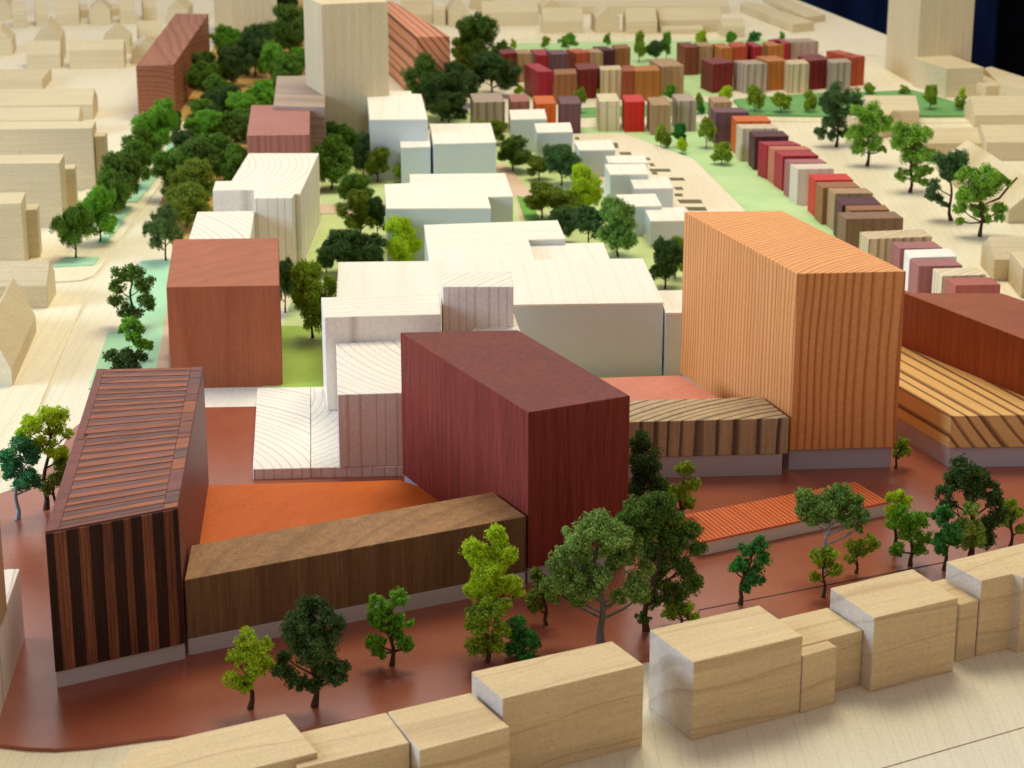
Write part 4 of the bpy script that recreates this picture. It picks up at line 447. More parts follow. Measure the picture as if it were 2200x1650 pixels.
TREES = [
{'label': 'small lime yellow tree with dark trunk, leftmost on the front of the plaza', 'loc': (-1.301, 9.8), 'cl': [(-0.004, 0.386, 0.051), (0.068, 0.351, 0.046), (0.027, 0.301, 0.042), (-0.059, 0.255, 0.046), (-0.081, 0.174, 0.046), (0.019, 0.209, 0.051), (0.071, 0.23, 0.046), (-0.013, 0.154, 0.042), (-0.029, 0.331, 0.023)], 'col': 'lime', 'trunk': 'brown', 'grp': 'trees on the red plaza', 'bare': None, 'z': 0.02},
{'label': 'dark green tree with spreading lower branches, second from left on the front plaza', 'loc': (-0.984, 9.825), 'cl': [(0.0, 0.49, 0.079), (-0.074, 0.44, 0.077), (0.081, 0.44, 0.081), (0.019, 0.349, 0.093), (-0.049, 0.357, 0.07), (-0.137, 0.217, 0.056), (-0.079, 0.154, 0.046), (0.062, 0.217, 0.065), (0.116, 0.179, 0.051), (0.142, 0.217, 0.037), (0.002, 0.141, 0.042), (-0.144, 0.268, 0.032)], 'col': 'dark', 'trunk': 'brown', 'grp': 'trees on the red plaza', 'bare': None, 'z': 0.02},
{'label': 'small fresh green tree with round leaf tufts below the long brown bar', 'loc': (-0.623, 10.288), 'cl': [(-0.065, 0.361, 0.048), (0.04, 0.361, 0.048), (-0.019, 0.296, 0.048), (-0.084, 0.251, 0.043), (-0.02, 0.225, 0.048), (0.062, 0.23, 0.048), (0.074, 0.133, 0.043), (-0.079, 0.138, 0.048), (-0.064, 0.077, 0.034), (0.022, 0.172, 0.039), (0.093, 0.119, 0.024)], 'col': 'fresh', 'trunk': 'brown', 'grp': 'trees on the red plaza', 'bare': None, 'z': 0.02},
{'label': 'tall lime tree, brightest of the front plaza, right of the brown bar centre', 'loc': (-0.094, 10.523), 'cl': [(-0.112, 0.572, 0.059), (-0.081, 0.499, 0.069), (0.011, 0.609, 0.059), (0.057, 0.546, 0.064), (-0.028, 0.462, 0.074), (0.074, 0.488, 0.044), (-0.053, 0.383, 0.069), (0.001, 0.348, 0.064), (-0.102, 0.295, 0.054), (0.086, 0.335, 0.054), (0.123, 0.298, 0.034)], 'col': 'limeb', 'trunk': 'brown', 'grp': 'trees on the red plaza', 'bare': None, 'z': 0.02},
{'label': 'olive lime tree standing directly in front of the tall bright lime one', 'loc': (-0.128, 10.327), 'cl': [(-0.064, 0.278, 0.058), (0.023, 0.317, 0.058), (-0.04, 0.212, 0.058), (0.075, 0.199, 0.044), (-0.065, 0.106, 0.048), (0.032, 0.106, 0.058), (-0.012, 0.061, 0.034), (0.092, 0.33, 0.034)], 'col': 'olivelime', 'trunk': 'brown', 'grp': 'trees on the red plaza', 'bare': None, 'z': 0.02},
{'label': 'bushy bright green little tree right of the olive lime one', 'loc': (0.029, 10.382), 'cl': [(0.007, 0.2, 0.039), (-0.017, 0.147, 0.049), (0.056, 0.133, 0.039), (-0.005, 0.075, 0.054), (0.08, 0.067, 0.044), (0.032, 0.027, 0.044), (-0.041, 0.04, 0.029)], 'col': 'green', 'trunk': 'brown', 'grp': 'trees on the red plaza', 'bare': None, 'z': 0.02},
{'label': 'small thin olive tree between the lime tree and the big grey green one', 'loc': (0.183, 10.785), 'cl': [(-0.059, 0.287, 0.035), (-0.021, 0.241, 0.045), (-0.071, 0.178, 0.045), (-0.003, 0.164, 0.04), (-0.058, 0.11, 0.04), (0.024, 0.219, 0.03)], 'col': 'olive', 'trunk': 'brown', 'grp': 'trees on the red plaza', 'bare': None, 'z': 0.02},
{'label': 'largest grey green tree with wide crown in front of the dark red block', 'loc': (0.469, 10.563), 'cl': [(-0.129, 0.634, 0.074), (-0.033, 0.655, 0.081), (0.065, 0.629, 0.081), (-0.189, 0.529, 0.069), (0.144, 0.542, 0.069), (-0.225, 0.437, 0.064), (-0.156, 0.365, 0.084), (-0.054, 0.384, 0.089), (-0.244, 0.285, 0.064), (-0.126, 0.264, 0.064), (0.094, 0.277, 0.044), (0.167, 0.344, 0.074), (0.234, 0.397, 0.054), (0.205, 0.277, 0.044), (0.104, 0.471, 0.069), (-0.104, 0.503, 0.069), (0.017, 0.542, 0.049)], 'col': 'greygreen', 'trunk': 'grey', 'grp': 'trees on the red plaza', 'bare': None, 'z': 0.02},
{'label': 'big dark green tree just right of the grey green one', 'loc': (0.72, 10.714), 'cl': [(-0.058, 0.71, 0.075), (0.04, 0.725, 0.082), (0.115, 0.651, 0.075), (-0.106, 0.625, 0.065), (0.01, 0.598, 0.09), (0.135, 0.545, 0.075), (0.215, 0.572, 0.06), (0.267, 0.465, 0.045), (0.121, 0.412, 0.07), (0.021, 0.439, 0.07), (0.196, 0.372, 0.06), (0.247, 0.291, 0.06), (0.074, 0.272, 0.065), (0.15, 0.196, 0.065), (0.027, 0.169, 0.055), (-0.022, 0.087, 0.035)], 'col': 'darkmix', 'trunk': 'brown', 'grp': 'trees on the red plaza', 'bare': None, 'z': 0.02},
{'label': 'dark conical tree against the right side of the dark red block', 'loc': (0.841, 12.319), 'cl': [(-0.074, 0.487, 0.068), (-0.025, 0.392, 0.085), (-0.079, 0.332, 0.062), (-0.033, 0.242, 0.102), (0.058, 0.197, 0.079), (-0.096, 0.182, 0.051), (0.003, 0.136, 0.073)], 'col': 'dark', 'trunk': 'brown', 'grp': 'trees on the red plaza', 'bare': None, 'z': 0.02},
{'label': 'olive yellow tree left of the kiosk tip', 'loc': (1.006, 12.098), 'cl': [(0.012, 0.41, 0.05), (0.056, 0.313, 0.044), (-0.02, 0.268, 0.056), (-0.066, 0.194, 0.044), (0.037, 0.185, 0.044)], 'col': 'olivelime', 'trunk': 'brown', 'grp': 'trees on the red plaza', 'bare': None, 'z': 0.02},
{'label': 'low lime bush tree at the foot of the big dark tree', 'loc': (0.909, 10.773), 'cl': [(-0.038, 0.115, 0.045), (0.023, 0.093, 0.045), (0.069, 0.047, 0.035), (-0.057, 0.06, 0.035)], 'col': 'olivelime', 'trunk': 'brown', 'grp': 'trees on the red plaza', 'bare': None, 'z': 0.02},
{'label': 'slim leaning deep green tree in front of the kiosk', 'loc': (1.259, 11.058), 'cl': [(0.095, 0.353, 0.046), (0.035, 0.314, 0.046), (0.108, 0.27, 0.046), (-0.002, 0.226, 0.051), (0.076, 0.168, 0.057), (0.027, 0.12, 0.036), (-0.045, 0.215, 0.031)], 'col': 'green', 'trunk': 'brown', 'grp': 'trees on the red plaza', 'bare': None, 'z': 0.02},
{'label': 'umbrella shaped tree with pale forked trunk over the kiosk end', 'loc': (1.782, 11.507), 'cl': [(-0.111, 0.429, 0.069), (-0.019, 0.414, 0.074), (0.075, 0.443, 0.074), (0.153, 0.4, 0.064), (-0.095, 0.344, 0.059), (0.038, 0.335, 0.059), (0.123, 0.324, 0.043), (0.195, 0.344, 0.043), (0.188, 0.273, 0.027), (-0.144, 0.386, 0.037)], 'col': 'greenteal', 'trunk': 'pale', 'grp': 'trees on the red plaza', 'bare': None, 'z': 0.02},
{'label': 'small olive tree just below the umbrella shaped tree', 'loc': (1.729, 11.151), 'cl': [(-0.053, 0.252, 0.041), (0.032, 0.252, 0.047), (-0.009, 0.197, 0.041), (-0.047, 0.127, 0.031), (0.049, 0.174, 0.041)], 'col': 'olivelime', 'trunk': 'brown', 'grp': 'trees on the red plaza', 'bare': None, 'z': 0.02},
{'label': 'tiny lime tree right of the one below the umbrella crown', 'loc': (1.96, 11.487), 'cl': [(-0.025, 0.181, 0.04), (0.048, 0.209, 0.04), (0.092, 0.167, 0.032), (0.014, 0.138, 0.042), (-0.037, 0.095, 0.032)], 'col': 'olivelime', 'trunk': 'brown', 'grp': 'trees on the red plaza', 'bare': None, 'z': 0.02},
{'label': 'lime tree left behind the green one past the kiosk end', 'loc': (2.237, 11.848), 'cl': [(0.008, 0.337, 0.044), (0.052, 0.284, 0.044), (-0.025, 0.249, 0.044), (0.005, 0.162, 0.049), (-0.039, 0.322, 0.027)], 'col': 'limeb', 'trunk': 'brown', 'grp': 'trees on the red plaza', 'bare': None, 'z': 0.02},
{'label': 'green rounded tree past the right end of the kiosk', 'loc': (2.289, 11.594), 'cl': [(-0.046, 0.337, 0.054), (0.023, 0.294, 0.059), (-0.104, 0.28, 0.054), (-0.013, 0.222, 0.062), (0.07, 0.165, 0.043), (-0.072, 0.093, 0.043), (0.048, 0.093, 0.043)], 'col': 'fresh', 'trunk': 'brown', 'grp': 'trees on the red plaza', 'bare': None, 'z': 0.02},
{'label': 'big dark arching tree near the right edge of the plaza', 'loc': (2.66, 11.71), 'cl': [(-0.076, 0.54, 0.073), (-0.006, 0.491, 0.073), (-0.126, 0.491, 0.068), (-0.184, 0.397, 0.049), (-0.15, 0.319, 0.049), (0.066, 0.42, 0.065), (0.123, 0.357, 0.054), (0.145, 0.276, 0.049), (0.096, 0.218, 0.054), (0.064, 0.131, 0.059), (-0.028, 0.42, 0.054)], 'col': 'dark', 'trunk': 'brown', 'grp': 'trees on the red plaza', 'bare': None, 'z': 0.02},
{'label': 'deep green tree below the left side of the big dark arching one', 'loc': (2.472, 11.527), 'cl': [(-0.026, 0.336, 0.053), (0.005, 0.264, 0.059), (-0.045, 0.207, 0.048), (0.036, 0.193, 0.048), (-0.024, 0.13, 0.035)], 'col': 'green', 'trunk': 'brown', 'grp': 'trees on the red plaza', 'bare': None, 'z': 0.02},
{'label': 'pale grey lime tree below the middle of the big dark arching one', 'loc': (2.629, 11.621), 'cl': [(-0.007, 0.34, 0.048), (-0.043, 0.254, 0.054), (0.025, 0.226, 0.048), (-0.02, 0.139, 0.054), (0.043, 0.154, 0.043)], 'col': 'greylime', 'trunk': 'brown', 'grp': 'trees on the red plaza', 'bare': None, 'z': 0.02},
{'label': 'lime tree at the right edge of the plaza', 'loc': (2.927, 11.883), 'cl': [(-0.033, 0.265, 0.044), (0.03, 0.191, 0.044), (-0.032, 0.147, 0.044), (0.06, 0.118, 0.036)], 'col': 'olivelime', 'trunk': 'brown', 'grp': 'trees on the red plaza', 'bare': None, 'z': 0.02},
{'label': 'lone little olive tree at the corner of the orange tower', 'loc': (2.466, 13.178), 'cl': [(0.035, 0.182, 0.036), (0.059, 0.118, 0.039), (0.016, 0.086, 0.033), (-0.002, 0.15, 0.024)], 'col': 'olivelime', 'trunk': 'brown', 'grp': 'trees on the red plaza', 'bare': None, 'z': 0.02},
{'label': 'bright lime tree at the left edge of the plaza by the striped block', 'loc': (-2.854, 12.47), 'cl': [(-0.033, 0.56, 0.066), (0.042, 0.626, 0.049), (-0.078, 0.509, 0.049), (0.124, 0.59, 0.057), (0.069, 0.515, 0.057), (0.01, 0.44, 0.057), (0.098, 0.41, 0.057), (0.16, 0.485, 0.031), (0.122, 0.344, 0.043)], 'col': 'limeb', 'trunk': 'brown', 'grp': 'trees on the red plaza', 'bare': None, 'z': 0.02},
{'label': 'olive lower tree beside the trunk of the bright lime one', 'loc': (-2.795, 12.432), 'cl': [(0.054, 0.304, 0.046), (0.023, 0.213, 0.048), (-0.032, 0.153, 0.04), (0.073, 0.244, 0.028)], 'col': 'olive', 'trunk': 'brown', 'grp': 'trees on the red plaza', 'bare': None, 'z': 0.02},
{'label': 'teal green tree with pale trunk at the left edge', 'loc': (-2.995, 12.304), 'cl': [(0.039, 0.466, 0.056), (-0.007, 0.406, 0.065), (0.096, 0.397, 0.065), (0.001, 0.323, 0.065), (0.099, 0.293, 0.062), (0.036, 0.227, 0.051), (0.134, 0.233, 0.034), (-0.043, 0.338, 0.034)], 'col': 'teal', 'trunk': 'pale', 'grp': 'trees on the red plaza', 'bare': None, 'z': 0.02},
{'label': 'tall dark tree with a hole through its crown beside the reddish brown block', 'loc': (-2.957, 16.353), 'cl': [(-0.066, 0.437, 0.065), (0.035, 0.445, 0.073), (-0.108, 0.329, 0.062), (0.109, 0.348, 0.069), (-0.123, 0.205, 0.058), (-0.047, 0.144, 0.058), (0.113, 0.216, 0.065), (0.024, 0.114, 0.058), (0.147, 0.167, 0.029)], 'col': 'darkmix', 'trunk': 'brown', 'grp': 'trees on the left mint strip', 'bare': None, 'z': 0.004},
{'label': 'small fresh green tree under the tall tree with the hole', 'loc': (-2.754, 15.455), 'cl': [(-0.063, 0.293, 0.062), (0.004, 0.275, 0.048), (-0.033, 0.21, 0.055), (-0.117, 0.253, 0.035), (0.048, 0.12, 0.041), (-0.002, 0.148, 0.041)], 'col': 'fresh', 'trunk': 'brown', 'grp': 'trees on the left mint strip', 'bare': None, 'z': 0.004},
{'label': 'low dark tree just behind the striped block roof', 'loc': (-2.807, 15.05), 'cl': [(-0.085, 0.159, 0.054), (0.023, 0.177, 0.061), (0.117, 0.167, 0.047), (-0.038, 0.099, 0.054), (0.073, 0.096, 0.054)], 'col': 'dark', 'trunk': 'brown', 'grp': 'trees on the left mint strip', 'bare': None, 'z': 0.004},
{'label': 'dark tree, farthest of the five large street trees on the right', 'loc': (3.455, 22.895), 'cl': [(-0.011, 0.556, 0.119), (0.137, 0.531, 0.099), (-0.132, 0.506, 0.094), (-0.054, 0.406, 0.099), (0.216, 0.446, 0.055), (-0.117, 0.281, 0.074), (0.003, 0.256, 0.079), (-0.166, 0.156, 0.069), (0.082, 0.156, 0.059), (-0.056, 0.131, 0.059), (0.095, 0.381, 0.059)], 'col': 'darkteal', 'trunk': 'brown', 'grp': 'street trees right of the townhouse row', 'bare': None, 'z': 0.004},
{'label': 'green tree, second farthest of the five large street trees on the right', 'loc': (3.642, 21.984), 'cl': [(-0.114, 0.556, 0.095), (0.033, 0.556, 0.105), (0.129, 0.445, 0.086), (0.203, 0.479, 0.043), (-0.012, 0.412, 0.105), (-0.126, 0.325, 0.095), (-0.096, 0.204, 0.086), (0.054, 0.252, 0.086), (0.144, 0.17, 0.043)], 'col': 'fresh2', 'trunk': 'brown', 'grp': 'street trees right of the townhouse row', 'bare': None, 'z': 0.004},
{'label': 'green tree, middle one of the five large street trees on the right', 'loc': (3.881, 20.823), 'cl': [(-0.125, 0.608, 0.082), (-0.164, 0.503, 0.082), (-0.009, 0.549, 0.104), (0.102, 0.572, 0.073), (0.024, 0.365, 0.118), (0.136, 0.388, 0.082), (-0.092, 0.181, 0.064), (0.057, 0.195, 0.082), (0.147, 0.204, 0.064), (0.126, 0.098, 0.045)], 'col': 'fresh2', 'trunk': 'brown', 'grp': 'street trees right of the townhouse row', 'bare': None, 'z': 0.004},
{'label': 'dark tree with a lone low branch, fourth of the five large street trees', 'loc': (4.07, 19.718), 'cl': [(-0.11, 0.581, 0.095), (0.036, 0.581, 0.086), (-0.022, 0.476, 0.104), (0.067, 0.493, 0.069), (-0.181, 0.349, 0.06), (-0.201, 0.261, 0.06), (-0.133, 0.195, 0.052), (-0.07, 0.151, 0.03), (-0.039, 0.406, 0.069)], 'col': 'darkteal', 'trunk': 'brown', 'grp': 'street trees right of the townhouse row', 'bare': None, 'z': 0.004},
{'label': 'nearest green tree of the five on the right, with a bare broken branch', 'loc': (4.22, 19.139), 'cl': [(-0.141, 0.541, 0.092), (0.003, 0.562, 0.101), (0.152, 0.528, 0.059), (0.225, 0.486, 0.034), (-0.172, 0.379, 0.084), (-0.048, 0.4, 0.092), (0.083, 0.443, 0.084), (-0.184, 0.25, 0.059), (-0.198, 0.143, 0.042), (-0.012, 0.237, 0.076), (0.171, 0.25, 0.059), (0.161, 0.164, 0.042), (0.061, 0.155, 0.042)], 'col': 'fresh2', 'trunk': 'brown', 'grp': 'street trees right of the townhouse row', 'bare': ((0.156, 0.344), (0.306, 0.532)), 'z': 0.004},
]
GTREES = [
(-3.778, 18.311, 0.497, 0.371, 'mid', 'nearest tree of the avenue left of the road', 'avenue trees beside the left road'),
(-3.667, 18.861, 0.543, 0.381, 'fresh', 'second nearest avenue tree, standing on the mint bed', 'avenue trees beside the left road'),
(-3.705, 19.579, 0.547, 0.407, 'mid', 'third avenue tree, at the annex of the nearest long block', 'avenue trees beside the left road'),
(-3.657, 20.11, 0.56, 0.431, 'darkmix', 'fourth avenue tree, with dark crown over the mint bed', 'avenue trees beside the left road'),
(-3.687, 20.939, 0.519, 0.42, 'mid', 'fifth avenue tree, level with the middle long block annex', 'avenue trees beside the left road'),
(-3.739, 21.667, 0.506, 0.433, 'mid', 'sixth avenue tree, level with the longest left block annex', 'avenue trees beside the left road'),
(-3.692, 22.243, 0.581, 0.473, 'fresh', 'broad bright avenue tree, second from the far end', 'avenue trees beside the left road'),
(-3.732, 22.988, 0.523, 0.378, 'fresh', 'avenue tree touching the foot of the russet block', 'avenue trees beside the left road'),
(-3.634, 23.271, 0.326, 0.191, 'dark', 'small dark tree at the far end of the avenue', 'avenue trees beside the left road'),
(-2.991, 18.28, 0.504, 0.322, 'greydark', 'grey green tree at the near left end of the grove, above the reddish brown block', 'park trees in the dense grove'),
(-2.982, 19.441, 0.427, 0.426, 'olive', 'olive tree beside the pale wing block', 'park trees in the dense grove'),
(-2.959, 20.056, 0.514, 0.504, 'olive', 'broad olive tree left of the tall pale block', 'park trees in the dense grove'),
(-3.233, 20.517, 0.479, 0.403, 'mid', 'grove tree at the road bend, left outer side', 'park trees in the dense grove'),
(-3.065, 20.998, 0.525, 0.435, 'darkmix', 'dark grove tree left of the near end of the rose block', 'park trees in the dense grove'),
(-2.852, 21.197, 0.515, 0.461, 'mid', 'mid green grove tree left of the rose block front', 'park trees in the dense grove'),
(-2.655, 20.707, 0.528, 0.339, 'mid', 'grove tree squeezed against the rose block', 'park trees in the dense grove'),
(-3.264, 21.604, 0.477, 0.352, 'dark', 'dark bluish grove tree facing the road', 'park trees in the dense grove'),
(-3.166, 22.464, 0.508, 0.414, 'fresh', 'light green grove tree in the middle of the grove', 'park trees in the dense grove'),
(-2.95, 22.576, 0.456, 0.391, 'darkmix', 'dark grove tree left behind the rose block', 'park trees in the dense grove'),
(-2.83, 23.152, 0.37, 0.351, 'mid', 'grove tree behind the rose block corner', 'park trees in the dense grove'),
(-3.385, 23.633, 0.377, 0.368, 'mid', 'grove tree near the orange path patch', 'park trees in the dense grove'),
(-3.228, 24.133, 0.436, 0.391, 'dark', 'dark round grove tree left of the ochre clearing', 'park trees in the dense grove'),
(-2.99, 23.88, 0.416, 0.412, 'fresh', 'light grove tree below the ochre clearing', 'park trees in the dense grove'),
(-2.829, 24.39, 0.45, 0.394, 'fresh', 'bright grove tree left of the grey streaked block', 'park trees in the dense grove'),
(-3.589, 25.277, 0.514, 0.408, 'mid', 'grove tree at the right wall of the russet block', 'park trees in the dense grove'),
(-3.664, 26.138, 0.49, 0.449, 'darkmix', 'dark grove tree behind the russet block wall', 'park trees in the dense grove'),
(-3.381, 26.257, 0.509, 0.451, 'dark', 'dark grove tree above the ochre clearing', 'park trees in the dense grove'),
(-3.623, 27.767, 0.522, 0.416, 'fresh', 'bright round grove tree under the cut off beige tower', 'park trees in the dense grove'),
(-3.189, 26.961, 0.664, 0.491, 'dark', 'dark grove tree right below the cut off beige tower', 'park trees in the dense grove'),
(-2.927, 26.498, 0.524, 0.455, 'fresh', 'light grove tree right above the ochre clearing', 'park trees in the dense grove'),
(-2.646, 25.758, 0.5, 0.443, 'mid', 'grove tree touching the grey streaked block from behind', 'park trees in the dense grove'),
(-2.672, 27.118, 0.35, 0.29, 'fresh', 'small light tree at the left side of the broad beige tower', 'park trees in the dense grove'),
(-2.683, 24.921, 0.378, 0.349, 'mid', 'grove tree between clearing and grey streaked block', 'park trees in the dense grove'),
(-3.208, 27.767, 0.463, 0.416, 'dark', 'dark grove tree near the upper middle of the grove', 'park trees in the dense grove'),
(-2.87, 28.273, 0.722, 0.544, 'darkmix', 'tall dark tree left of the broad beige tower', 'park trees in the dense grove'),
(-3.186, 30.683, 0.584, 0.49, 'dark', 'dark tree at the top edge left of the broad beige tower', 'park trees in the dense grove'),
(-2.893, 29.156, 0.496, 0.373, 'mid', 'tree half hidden by the left edge of the broad beige tower', 'park trees in the dense grove'),
(-3.346, 24.653, 0.455, 0.372, 'mid', 'grove tree in front of the russet block right end', 'park trees in the dense grove'),
(-3.181, 23.035, 0.429, 0.299, 'dark', 'dark small tree at the heart of the grove', 'park trees in the dense grove'),
(-1.787, 23.271, 0.442, 0.342, 'darkmix', 'dark tree at the foot of the broad beige tower', 'park trees between pale and white blocks'),
(-1.93, 22.243, 0.426, 0.347, 'dark', 'dark tree right beside the rose block', 'park trees between pale and white blocks'),
(-1.77, 20.939, 0.556, 0.42, 'mid', 'large tree over the amber ground right of the tall pale block', 'park trees between pale and white blocks'),
(-1.729, 22.134, 0.429, 0.288, 'mid', 'tree behind the large one over the amber ground', 'park trees between pale and white blocks'),
(-1.484, 21.46, 0.474, 0.233, 'darkteal', 'thin trunked dark tree left of the nearest white pair', 'park trees between pale and white blocks'),
(-1.332, 21.257, 0.367, 0.268, 'olive', 'olive tree below the tall white building', 'park trees between pale and white blocks'),
(-1.085, 21.217, 0.226, 0.176, 'olivelime', 'very small lime tree beside the stepped white building', 'park trees between pale and white blocks'),
(-1.485, 20.293, 0.326, 0.319, 'mid', 'tree behind the two trunks over the light lawn', 'park trees between pale and white blocks'),
(-1.36, 19.072, 0.459, 0.335, 'olive', 'olive tree left of the stepped white building', 'park trees between pale and white blocks'),
(-1.216, 19.105, 0.387, 0.168, 'darkteal', 'narrow teal tree touching the stepped white building', 'park trees between pale and white blocks'),
(-1.411, 17.863, 0.406, 0.394, 'dark', 'broad dark tree behind the left corner of the largest white building', 'park trees between pale and white blocks'),
(-1.571, 17.892, 0.309, 0.158, 'darkteal', 'little teal tree left of the broad dark one', 'park trees between pale and white blocks'),
(-1.222, 17.863, 0.366, 0.315, 'dark', 'dark tree hidden behind the largest white roof', 'park trees between pale and white blocks'),
(-0.929, 18.01, 0.49, 0.318, 'limeb', 'bright lime tree behind the largest white roof', 'park trees between pale and white blocks'),
(-1.527, 16.012, 0.635, 0.343, 'olivelime', 'golden olive tree on the bright green lawn', 'park trees between pale and white blocks'),
(-1.809, 16.734, 0.446, 0.204, 'dark', 'dark tree hugging the tall pale block near the lawn', 'park trees between pale and white blocks'),
(-1.704, 16.891, 0.388, 0.187, 'darkmix', 'dark tree behind the golden olive one', 'park trees between pale and white blocks'),
(0.014, 21.75, 0.365, 0.397, 'darkmix', 'dark tree right of the broad white building', 'park trees between pale and white blocks'),
(0.482, 21.097, 0.43, 0.377, 'darkteal', 'teal green tree between the white buildings and terrace', 'park trees between pale and white blocks'),
(0.269, 21.338, 0.251, 0.26, 'olive', 'olive tree in the middle of the right park', 'park trees between pale and white blocks'),
(0.676, 19.93, 0.498, 0.34, 'limeb', 'yellow lime tree left of the terrace buildings', 'park trees between pale and white blocks'),
(0.281, 19.753, 0.371, 0.367, 'olive', 'pale olive tree beside the stepped white building right end', 'park trees between pale and white blocks'),
(0.493, 19.579, 0.338, 0.322, 'olive', 'olive tree under the yellow lime one', 'park trees between pale and white blocks'),
(0.456, 18.861, 0.34, 0.311, 'darkteal', 'teal tree behind the notched roof building', 'park trees between pale and white blocks'),
(0.68, 18.748, 0.389, 0.297, 'darkteal', 'dark teal tree left of the round grey green one', 'park trees between pale and white blocks'),
(0.924, 18.418, 0.544, 0.357, 'greenteal', 'round green tree with thin trunk before the terrace buildings', 'park trees between pale and white blocks'),
(1.263, 17.406, 0.445, 0.308, 'dark', 'dark tree pressed against the orange tower', 'park trees between pale and white blocks'),
(1.369, 17.718, 0.383, 0.156, 'olivelime', 'small lime tree behind the dark one at the orange tower', 'park trees between pale and white blocks'),
(-0.184, 22.988, 0.282, 0.274, 'olive', 'olive tree behind the broad white building', 'park trees between pale and white blocks'),
(-0.302, 23.271, 0.194, 0.201, 'olivelime', 'small lime tree peeping over the broad white building', 'park trees between pale and white blocks'),
(-0.431, 26.805, 0.86, 0.46, 'darkmix', 'tall green tree rising highest in the upper middle', 'park trees between pale and white blocks'),
(-0.642, 27.767, 0.369, 0.285, 'olive', 'olive tree beside the orange banded block', 'park trees between pale and white blocks'),
(-0.248, 25.672, 0.554, 0.579, 'dark', 'large round dark tree left of the townhouses', 'park trees between pale and white blocks'),
(-0.145, 27.118, 0.419, 0.29, 'mid', 'green top left of the back townhouses', 'park trees between pale and white blocks'),
(-0.546, 26.805, 0.449, 0.402, 'olive', 'olive tree between the two large dark ones', 'park trees between pale and white blocks'),
(-0.993, 24.921, 0.662, 0.456, 'darkmix', 'dark tree in front of the orange banded block', 'park trees between pale and white blocks'),
(-0.783, 24.21, 0.588, 0.496, 'dark', 'dark tree behind the white building at the beige tower', 'park trees between pale and white blocks'),
(-0.696, 23.88, 0.416, 0.438, 'dark', 'darkest low tree left of the grey striped townhouse', 'park trees between pale and white blocks'),
(-0.62, 25.057, 0.542, 0.485, 'dark', 'dark tree between the big dark round ones', 'park trees between pale and white blocks'),
(0.088, 25.672, 0.156, 0.143, 'limeb', 'little lime bush left of the crimson corner townhouse', 'small street trees among the townhouses'),
(0.018, 28.797, 0.166, 0.111, 'lime', 'tiny lime tree behind the tan back row townhouse', 'small street trees among the townhouses'),
(0.438, 28.868, 0.185, 0.173, 'olivelime', 'tiny lime tree behind the crimson back row townhouse', 'small street trees among the townhouses'),
(0.748, 28.726, 0.246, 0.258, 'fresh', 'bright green tree behind the red orange townhouse', 'small street trees among the townhouses'),
(1.263, 29.012, 0.217, 0.124, 'fresh', 'small tree behind the dark plum townhouse', 'small street trees among the townhouses'),
(1.631, 27.934, 0.418, 0.167, 'olivelime', 'slim lime tree on the gap behind the tan corner townhouse', 'small street trees among the townhouses'),
(1.856, 28.001, 0.282, 0.269, 'darkteal', 'teal tree in the gap behind the tan corner townhouse', 'small street trees among the townhouses'),
(1.99, 28.035, 0.396, 0.132, 'fresh', 'light tree right of the teal one in the gap', 'small street trees among the townhouses'),
(2.532, 29.156, 0.224, 0.174, 'lime', 'lime tree behind the tan townhouse of the right cluster', 'small street trees among the townhouses'),
(2.911, 29.084, 0.224, 0.149, 'fresh', 'small tree behind the red orange one of the right cluster', 'small street trees among the townhouses'),
(3.23, 29.229, 0.187, 0.274, 'green', 'wide green tree behind the small crimson townhouse', 'small street trees among the townhouses'),
(3.642, 29.45, 0.151, 0.088, 'fresh', 'tiny tree behind the dark red end townhouse', 'small street trees among the townhouses'),
(0.781, 24.653, 0.305, 0.138, 'olivelime', 'lime tree between the purple and cream striped townhouses', 'small street trees among the townhouses'),
(0.37, 25.672, 0.078, 0.077, 'lime', 'tiny lime tuft over the orange townhouse', 'small street trees among the townhouses'),
(1.044, 25.558, 0.122, 0.121, 'lime', 'tiny lime tuft over the cream striped townhouse', 'small street trees among the townhouses'),
(1.514, 25.615, 0.094, 0.132, 'lime', 'tiny lime tuft over the bright red townhouse', 'small street trees among the townhouses'),
(1.849, 25.277, 0.23, 0.152, 'fresh', 'small tree between the tan and grey detached townhouses', 'small street trees among the townhouses'),
(2.135, 24.653, 0.252, 0.106, 'olivelime', 'lime tree right of the grey detached townhouse', 'small street trees among the townhouses'),
(2.152, 24.468, 0.16, 0.095, 'green', 'green shrub under the lime tree near the grey townhouse', 'small street trees among the townhouses'),
(2.491, 25.277, 0.208, 0.207, 'limeb', 'lime tree in front of the crimson sided townhouse', 'small street trees among the townhouses'),
(2.762, 24.653, 0.348, 0.202, 'olivelime', 'leftmost of the three trees on the green bank', 'small street trees among the townhouses'),
(3.059, 24.6, 0.262, 0.233, 'olivelime', 'widest of the three trees on the green bank', 'small street trees among the townhouses'),
(3.391, 24.626, 0.284, 0.149, 'olivelime', 'slim tree on the green bank right of the widest one', 'small street trees among the townhouses'),
(4.241, 25.729, 0.145, 0.188, 'olivelime', 'low lime tree at the right end townhouse', 'small street trees among the townhouses'),
(4.656, 25.701, 0.134, 0.166, 'olivelime', 'small tree on the bank below the right tower', 'small street trees among the townhouses'),
(4.794, 24.786, 0.323, 0.182, 'olivelime', 'taller tree on the bank before the flat topped block', 'small street trees among the townhouses'),
(5.125, 24.733, 0.199, 0.17, 'olivelime', 'tree on the bank left of the white end wall', 'small street trees among the townhouses'),
(5.291, 25.473, 0.149, 0.11, 'limeb', 'small tree just behind the one by the white end wall', 'small street trees among the townhouses'),
(5.572, 25.615, 0.122, 0.099, 'fresh', 'tiny tuft left over the white end walled roof', 'small street trees among the townhouses'),
